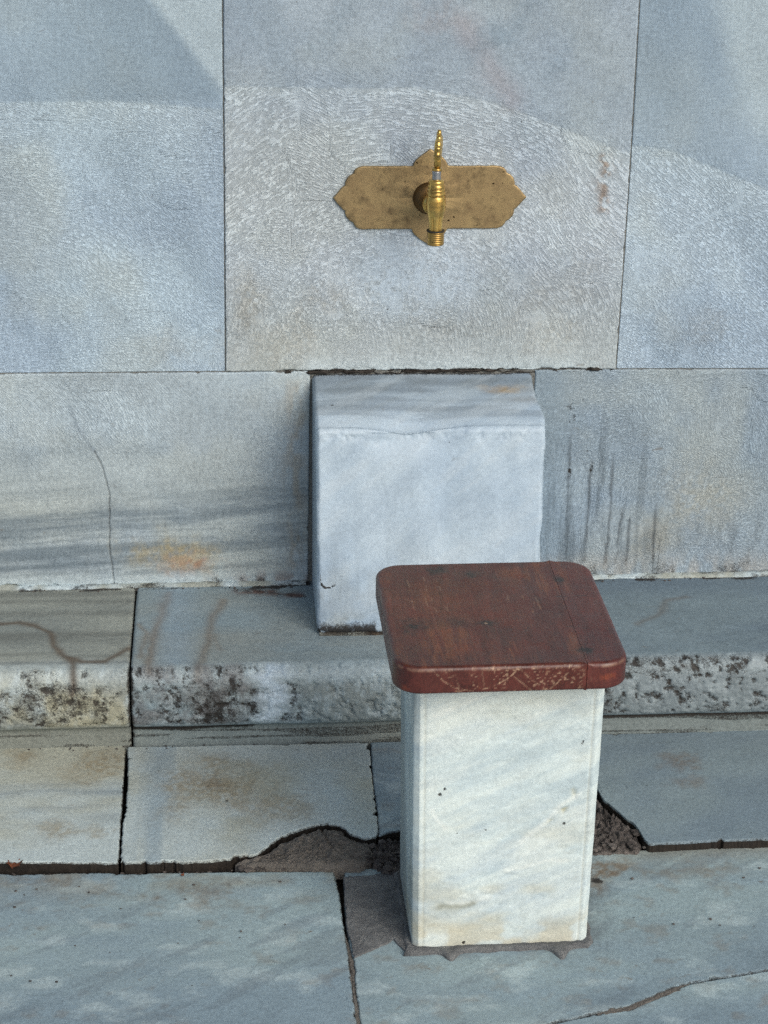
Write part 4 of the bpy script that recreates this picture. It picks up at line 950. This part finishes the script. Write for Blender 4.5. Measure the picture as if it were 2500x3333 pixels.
# ------------------------------------------------------------------ stool: marble pedestal with a wooden seat
SC = np.array([.3504, -.77645]); SR = .0122
stool = empty('stone_stool', (SC[0], SC[1], 0))
tag(stool, 'low stool with worn red-brown wooden seat on a square white marble pedestal', 'stool')
def turn(A, B):
    c, s = math.cos(SR), math.sin(SR); da, db = A-SC[0], B-SC[1]
    return SC[0]+c*da-s*db, SC[1]+s*da+c*db
def pedestal():
    x0, x1, y0, y1 = .2367, .4773, -.8783, -.6895; c = .0075
    poly = [(x0+c, y0), (x1-c, y0), (x1, y0+c), (x1, y1-c), (x1-c, y1), (x0+c, y1), (x0, y1-c), (x0, y0+c)]
    o = resample(poly, .0018); n = len(o)
    z = np.concatenate([[-.002, .002], np.linspace(.004, .418, 190)])
    A = np.repeat(o[:, 0][:, None], len(z), 1); B = np.repeat(o[:, 1][:, None], len(z), 1); Z = np.repeat(z[None], n, 0)
    front = sm(y0+.004, y0+.0005, B)
    nx = np.where(A <= x0+c*.6, -1., np.where(A >= x1-c*.6, 1., 0.)); ny = np.where(B <= y0+c*.6, -1., np.where(B >= y1-c*.6, 1., 0.))
    ln = np.maximum(np.hypot(nx, ny), 1e-6); nx /= ln; ny /= ln
    w = A-x0+(B-y0)*.9
    t = cloud(w, Z, lin(220, 226, 222), lin(206, 216, 216), 91, 7, 1.6, -.45)
    t = mix(t, lin(188, 198, 204), .55*sm(.48, .7, fbm(w*5+Z*5, (Z-w*.45)*16, 0, 5, 93)))
    t = mix(t, lin(236, 236, 226), .55*sm(.52, .7, fbm(w*6, (Z-w*.4)*20, 4, 4, 94)))
    for s_, fr, k_ in ((101, 55, .32), (102, 95, .25), (103, 30, .3)):
        st_ = fbm((w*.9+Z*.42)*9, (Z*.9-w*.42)*fr, 0, 5, s_, .6); t = mix(t, lin(168, 182, 188), k_*sm(.50, .72, st_)); t = mix(t, lin(226, 230, 222), k_*sm(.50, .30, st_))
    t = mix(t, lin(196, 186, 160), .5*sm(.55, .75, fbm(w*9, Z*22, 2, 4, 95))*(.35+.65*sm(.22, .02, Z)))
    t = mix(t, lin(200, 186, 156), .55*sm(.06, .02, Z)*sm(.35, .6, fbm(w*30, Z*40, 0, 3, 2)))
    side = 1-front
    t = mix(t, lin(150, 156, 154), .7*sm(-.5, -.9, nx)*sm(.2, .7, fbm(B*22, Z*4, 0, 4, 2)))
    h = und(w, Z, 91, .0006, 18)-.0005*sm(.52, .6, fbm(w*26, Z*40, 1, 4, 96))*front
    gl = np.exp(-((A-(x0+c+.0065))/.0011)**2)+np.exp(-((A-(x1-c-.0055))/.0011)**2); gl = gl*front
    h = h-.0011*gl; dirt = .30*gl*fbm(w*40, Z*30, 0, 3, 3); t = mix(t, lin(176, 168, 148), .4*gl)
    for (cx, cz), r in zip(O['col_specks'], (.0032, .0022, .0016, .0028, .0018, .0014, .002, .0026, .0024, .0016)):
        dirt = dirt+1.2*front*blob(A, Z, (cx, cz), r*1.5, r*1.5, 3, .2, 200)
    for (cx, cz), ra, rb, ro in ((O['col_cav'][0], .012, .006, .7), (O['col_cav'][1], .006, .011, 0), ((.415, .193), .012, .004, .6)):
        b = blob(A, Z, (cx, cz), ra, rb, 5, .5, 120, ro)*front; h = h-.0028*b; t = mix(t, lin(190, 178, 140), .7*b)
    b = blob(A, Z, (.452, .311), .003, .009, 4, .6, 120, -.3)*front; dirt = dirt+.45*b
    for pts in ([(.262, .215), (.270, .20), (.278, .188)], [(.262, .355), (.30, .375), (.34, .39)], [(.38, .165), (.42, .205), (.452, .235)], [(.285, .072), (.31, .07), (.34, .077)], [(.36, .118), (.40, .13), (.44, .133)]):
        v, _ = vein(A, Z, pts, .0035, 7, .004, 60); t = mix(t, lin(238, 238, 230), .5*v*front)
    v, _ = vein(A, Z, [(.275, .066), (.30, .063), (.32, .070)], .005, 3, .005, 60); t = mix(t, lin(150, 148, 130), .7*v*front)
    dirt = dirt+.25*sm(.02, .0, Z)
    bott = .0012*(fbm(w*60, 0, 0, 3, 6)-.5)
    A2, B2 = A+nx*h, B+ny*h
    A2 = SC[0]+(A2-SC[0])*(1+.045*Z/.418)          # a little wider at the top
    A2, B2 = turn(A2, B2)
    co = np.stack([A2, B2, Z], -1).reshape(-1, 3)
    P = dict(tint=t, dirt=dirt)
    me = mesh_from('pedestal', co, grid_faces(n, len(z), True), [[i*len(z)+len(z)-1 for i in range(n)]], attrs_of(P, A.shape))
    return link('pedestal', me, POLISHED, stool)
pedestal()
def seat():
    x0, x1, y0, y1, zt, zb = .2004, .5004, -.9387, -.6142, .4567, .4192
    rc = .037; seam0, seam1 = .4437, .4462
    def corner(cx, cy, a0): return [(cx+rc*math.cos(math.radians(a)), cy+rc*math.sin(math.radians(a))) for a in np.linspace(a0, a0+90, 14)]
    left = corner(x0+rc, y0+rc, 180)+[(seam0, y0), (seam1, y1)]+corner(x0+rc, y1-rc, 90)
    right = [(seam0+.0003, y0)]+corner(x1-rc, y0+rc, 270)+corner(x1-rc, y1-rc, 0)+[(seam1+.0003, y1)]
    parts = []
    st = empty('seat', (0, 0, 0)); st.parent = stool; st.location = -Vector(stool.location)
    for name, poly, seed in (('board', left, 1), ('board', right, 2)):
        o = resample(poly, .0014); n = len(o); cen = o.mean(0)
        tg = np.roll(o, -1, 0)-np.roll(o, 1, 0); tg /= np.linalg.norm(tg, axis=1)[:, None]; nr = np.stack([tg[:, 1], -tg[:, 0]], -1)
        if ((o-cen)*nr).sum() < 0: nr = -nr
        sx = np.interp(o[:, 1], [y0, y1], [seam0, seam1])
        onseam = np.abs(o[:, 0]-sx) < .0015
        r = np.where(onseam, .0003, .0065); r = np.minimum(r, np.where(onseam, r, .0008+np.abs(o[:, 0]-sx)*.6+.0004))
        rb = np.where(onseam, .0004, .0040)
        rows = []; zs = []
        ins = o-nr*r[:, None]
        for s in np.linspace(0, 1, 100): rows.append(cen+(ins-cen)*s); zs.append(np.full(n, zt))
        for a in np.linspace(15, 90, 6):
            a = math.radians(a); rows.append(ins+nr*(r*math.sin(a))[:, None]); zs.append(zt-r*(1-math.cos(a)))
        zlo = zb+rb; ztop = zt-r
        for s in np.linspace(.05, 1, 18): rows.append(o.copy()); zs.append(ztop*(1-s)+zlo*s)
        for a in np.linspace(20, 90, 4):
            a = math.radians(a); rows.append(o-nr*(rb*(1-math.cos(a)))[:, None]); zs.append(zlo-rb*math.sin(a))
        rows.append(np.repeat(cen[None], n, 0)); zs.append(np.full(n, zb))
        XY = np.stack(rows, 1); Z = np.stack(zs, 1); A, B = XY[..., 0], XY[..., 1]
        top = sm(zt-.003, zt-.0005, Z); frontf = sm(y0+.02, y0+.004, B)*(1-top)
        Z = Z+.0009*(fbm(A*9, B*9, 0, 3, 5)-.5)*(Z > zb+.01)
        t = cloud(A, B, lin(88, 44, 34), lin(72, 37, 32), 51+seed, 14, 1, 0)
        t = mix(t, lin(112, 64, 34), .6*blob(A, B, (.275, -.70), .085, .05, 3, .9, 30)*top); t = mix(t, lin(108, 62, 38), .45*blob(A, B, (.275, -.775), .05, .06, 4, .9, 30)*top)
        t = mix(t, lin(64, 32, 29), .5*sm(.45, .7, fbm(A*12, B*9, 0, 4, 9))); t = mix(t, lin(118, 70, 42), .5*top*sm(.52, .72, fbm(A*70, B*9, 0, 5, 19, .65))*sm(.35, .6, fbm(A*9, B*9, 2, 3, 29)))
        t = mix(t, lin(88, 38, 30), .5*(1-top))
        t = mix(t, lin(84, 38, 36), .35*(seed == 2)*np.ones_like(A))
        dirt = np.zeros_like(A); sc = np.zeros_like(A)
        for (c, ra, rb_, k) in ((O['seat_spots'][0], .015, .016, .85), (O['seat_spots'][1], .009, .011, .75), (O['seat_spots'][2], .008, .012, .8), (O['seat_spots'][3], .011, .018, .85), (O['seat_spots'][4], .02, .024, .75), (O['seat_spots'][5], .014, .010, .9), (O['seat_spots'][6], .012, .014, .45)):
            dirt = np.maximum(dirt, np.clip(1.5*k*top*blob(A, B, c, ra*1.35, rb_*1.35, 6, .6, 90), 0, .93))
        sc = sc+1.5*top*blob(A, B, (.3318, -.8135), .0028, .0028, 3, .1)
        rng = np.random.default_rng(5)
        for i in range(16):
            xx = .24+.055*rng.random() if i < 9 else .37+.05*rng.random(); yy = -.80+.09*rng.random() if i < 9 else -.80+.06*rng.random(); L = .012+.04*rng.random()
            v, tt = vein(A, B, [(xx, yy), (xx+.004*(rng.random()-.5), yy+L)], .0010, i, .0015, 80); sc = sc+.28*v*top*sm(.45, .6, fbm(A*120, B*60, 0, 3, i))
        for (xx, yy, L) in ((.437, -.735, .012), (.463, -.735, .014), (.436, -.83, .008), (.458, -.835, .008)):
            v, tt = vein(A, B, [(xx, yy), (xx+L, yy)], .0011, 3, .001, 80); dirt = np.maximum(dirt, .8*v*top)
        # scratches on the front edge
        def fx(zx, zy): return (.2004+(zx-130)*.000212, .4567-(zy-735+(zx-300)*.043)*.000242)
        for pts, k, wd in (([(370, 760), (420, 808), (480, 842), (540, 856), (590, 858)], .9, .0008), ([(660, 850), (720, 835), (780, 800), (820, 772), (850, 745)], 1.0, .0011), ([(845, 775), (900, 815), (950, 855)], .7, .0009),
                       ([(880, 732), (950, 790), (1000, 820), (1045, 855)], .7, .0010), ([(1060, 845), (1110, 800), (1165, 748)], .6, .0010), ([(490, 770), (515, 850)], .4, .0008), ([(650, 750), (665, 830)], .4, .0009)):
            v, tt = vein(A, Z, [fx(*p) for p in pts], wd*.75, 3, .0008, 160); sc = sc+.75*k*v*frontf*sm(.3, .5, fbm(A*300, Z*300, 0, 2, 4))
        sc = sc+.55*frontf*sm(.72, .80, vnoise(A*420, Z*420, 0, 8))*sm(.24, .30, A)*sm(.46, .42, A)*sm(.45, .6, fbm(A*60, Z*60, 0, 2, 2)+.1)
        rim = np.exp(-((Z-(zt-.004))/.0016)**2)*(1-top*.0); sc = sc+.3*rim*sm(.48, .62, fbm(A*90, B*90, 0, 4, 3))*(~onseam)[:, None]
        t = mix(t, lin(140, 68, 40), .5*frontf*(blob(A, Z, (.212, .425), .008, .006, 3, .6, 200)+blob(A, Z, (.47, .437), .018, .006, 4, .7, 200)).clip(0, 1))
        A2, B2 = turn(A, B)
        P = dict(tint=t, dirt=dirt, tool=np.clip(sc, 0, 1))
        me = mesh_from(name, np.stack([A2, B2, Z], -1).reshape(-1, 3), grid_faces(n, A.shape[1], True, True), [], attrs_of(P, A.shape))
        bo = bpy.data.objects.new(name, me); COL.objects.link(bo); me.materials.append(WOOD); bo.parent = st
    return st
seat()
def skirt():
    x0, x1, y0, y1 = .2367, .4773, -.8783, -.6895; e = .004
    o = resample([(x0, y0), (x1, y0), (x1, y1), (x0, y1)], .0018); n = len(o)
    nx = np.where(np.abs(o[:, 0]-x0) < 1e-4, -1., np.where(np.abs(o[:, 0]-x1) < 1e-4, 1., 0)); ny = np.where(np.abs(o[:, 1]-y0) < 1e-4, -1., np.where(np.abs(o[:, 1]-y1) < 1e-4, 1., 0))
    wd = .008+.006*(fbm(o[:, 0]*50, o[:, 1]*50, 0, 3, 3)-.4)+.004*np.clip(-ny, 0, 1)
    for cx, amp, s in ((.287, .019, .011), (.437, .023, .010)): wd = wd+amp*np.exp(-((o[:, 0]-cx)/s)**2)*(ny < -.5)
    k = np.array([-.35, .0, .18, .35, .5, .65, .8, .92, 1.0, 1.06]); z = np.array([.0045, .0045, .005, .0055, .0058, .0056, .005, .0036, .0015, -.004])
    A = o[:, 0][:, None]+nx[:, None]*wd[:, None]*k; B = o[:, 1][:, None]+ny[:, None]*wd[:, None]*k
    Z = z[None]*(.75+.6*fbm(A*60, B*60, 0, 3, 5))+.0016*(fbm(A*190, B*190, 0, 4, 6)-.5)-.0012
    P = dict(tint=cloud(A, B, lin(140, 134, 128), lin(112, 106, 100), 3, 40), dirt=.5*sm(.75, 1.0, k)[None]+0*A)
    A, B = turn(A, B)
    me = mesh_from('mortar_base', np.stack([A, B, Z], -1).reshape(-1, 3), grid_faces(n, len(k), True, True), [], attrs_of(P, A.shape))
    return link('mortar_base', me, CEMENT, stool)
skirt()

# ------------------------------------------------------------------ small things lying about
def leaf():
    root = O['leaf'][0]
    pts = [(-.017, .0), (-.012, .006), (-.015, .011), (-.007, .010), (-.003, .017), (.002, .010), (.010, .014), (.009, .006), (.018, .003), (.010, -.003), (.012, -.009), (.003, -.006), (-.004, -.010), (-.008, -.004)]
    o = resample(pts, .0012); n = len(o); s = np.linspace(0, 1, 9)
    A = o[:, 0][:, None]*s; B = o[:, 1][:, None]*s
    Z = .010*(A/.015)**2*.5+.006*(fbm(A*120, B*120, 0, 3, 2)-.5)+.2*B
    top = np.stack([A, B, Z], -1).reshape(-1, 3); m = len(top)
    f = grid_faces(n, 9, True)
    V = np.concatenate([top, top-np.array([0, 0, .0006])]); F = np.concatenate([f, f[:, ::-1]+m])
    me = mesh_from('dry_leaf', V, F)
    nb = NB('dry_leaf'); p = nb.pos(); mat = nb.out(Base_Color=nb.mixc(nb.mapr(nb.noise(p, 160, 4), .35, .65), lin(112, 60, 28), lin(66, 38, 24)), Roughness=.7)
    p2 = O['leaf'][1]
    c_ = bpy.data.objects.new('dry_leaf', me.copy()); c_.data.materials.append(mat); COL.objects.link(c_); c_.location = (p2[0], p2[1]-.006, .0022); c_.scale = (.22, .22, .22); c_.rotation_euler = (0, 0, 1.1)
    tag(c_, 'tiny reddish leaf crumb lying on the paving just below the dark step gap', 'leaf', 'dry leaves')
    o_ = bpy.data.objects.new('dry_leaf', me); COL.objects.link(o_); me.materials.append(mat); o_.location = (root[0]+.004, root[1]-.030, .011); o_.scale = (.72, .72, .72)
    tag(o_, 'small curled orange-brown dry leaf caught on the dark slab edge', 'leaf', 'dry leaves')
leaf()

def grit():
    rng = np.random.default_rng(7); spots = []
    for i in range(90): spots.append((-.4+.55*rng.random(), -.6585+.004*rng.standard_normal(), -.006, .0022))
    for i in range(70): spots.append((.0+.22*rng.random(), -.655-.02*rng.random(), .002, .0032))
    for i in range(40): spots.append((.515+.085*rng.random(), -.60-.055*rng.random(), .007, .0034))
    for i in range(34): spots.append((.19+.05*rng.random(), -.61-.08*rng.random(), .007, .0036))
    for i in range(30): spots.append((.60+.3*rng.random(), -.642+.003*rng.standard_normal(), -.006, .002))
    for i in range(26): spots.append((-.38+.5*rng.random(), -.70-.25*rng.random()**2, .0008, .0013))
    for i in range(18): spots.append((.5+.38*rng.random(), -.66-.2*rng.random(), .0, .0013))
    for i in range(26): spots.append((-.35+.47*rng.random(), -.012-.012*rng.random(), .1520, .0014))
    for i in range(26): spots.append((.55+.33*rng.random(), -.012-.012*rng.random(), .1520, .0014))
    for i in range(24): spots.append((-.34+.5*rng.random(), -.315-.012*rng.random(), .0147, .0013))
    base = bmesh.new(); bmesh.ops.create_icosphere(base, subdivisions=1, radius=1); bv = np.array([v.co[:] for v in base.verts]); bf = np.array([[v.index for v in f.verts] for f in base.faces]); base.free()
    V, F = [], []
    for (x, y, z, s) in spots:
        s = s*(.5+rng.random()); k = bv*(.65+.7*rng.random((len(bv), 1)))*s*np.array([1+.5*rng.random(), 1, .7])
        V.append(k+np.array([x, y, z+s*.35])); F.append(bf+len(bv)*(len(V)-1))
    me = bpy.data.meshes.new('grit'); me.from_pydata(np.concatenate(V).tolist(), [], np.concatenate(F).tolist())
    return tag(link('grit', me, DARKRUB), 'loose crumbs of mortar and grit in the joints and on the slabs', 'grit', kind='stuff')
grit()

# deep eaves over the fountain, above the picture: they keep the light coming from the front
def eaves():
    me = bpy.data.meshes.new('roof'); bm = bmesh.new()
    bmesh.ops.create_cube(bm, size=1, matrix=Matrix.Translation((.3, -.75, 3.36)) @ Matrix.Diagonal((6.0, 2.6, .14, 1)))
    bm.to_mesh(me); bm.free()
    m = NB('whitewashed_timber'); p = m.pos()
    mat = m.out(Base_Color=m.mixc(m.noise(m.scaled(p, (4, 40, 4)), 1.0, 4), lin(168, 160, 146), lin(140, 132, 120)), Roughness=.8)
    return tag(link('roof', me, mat), kind='structure')
eaves()
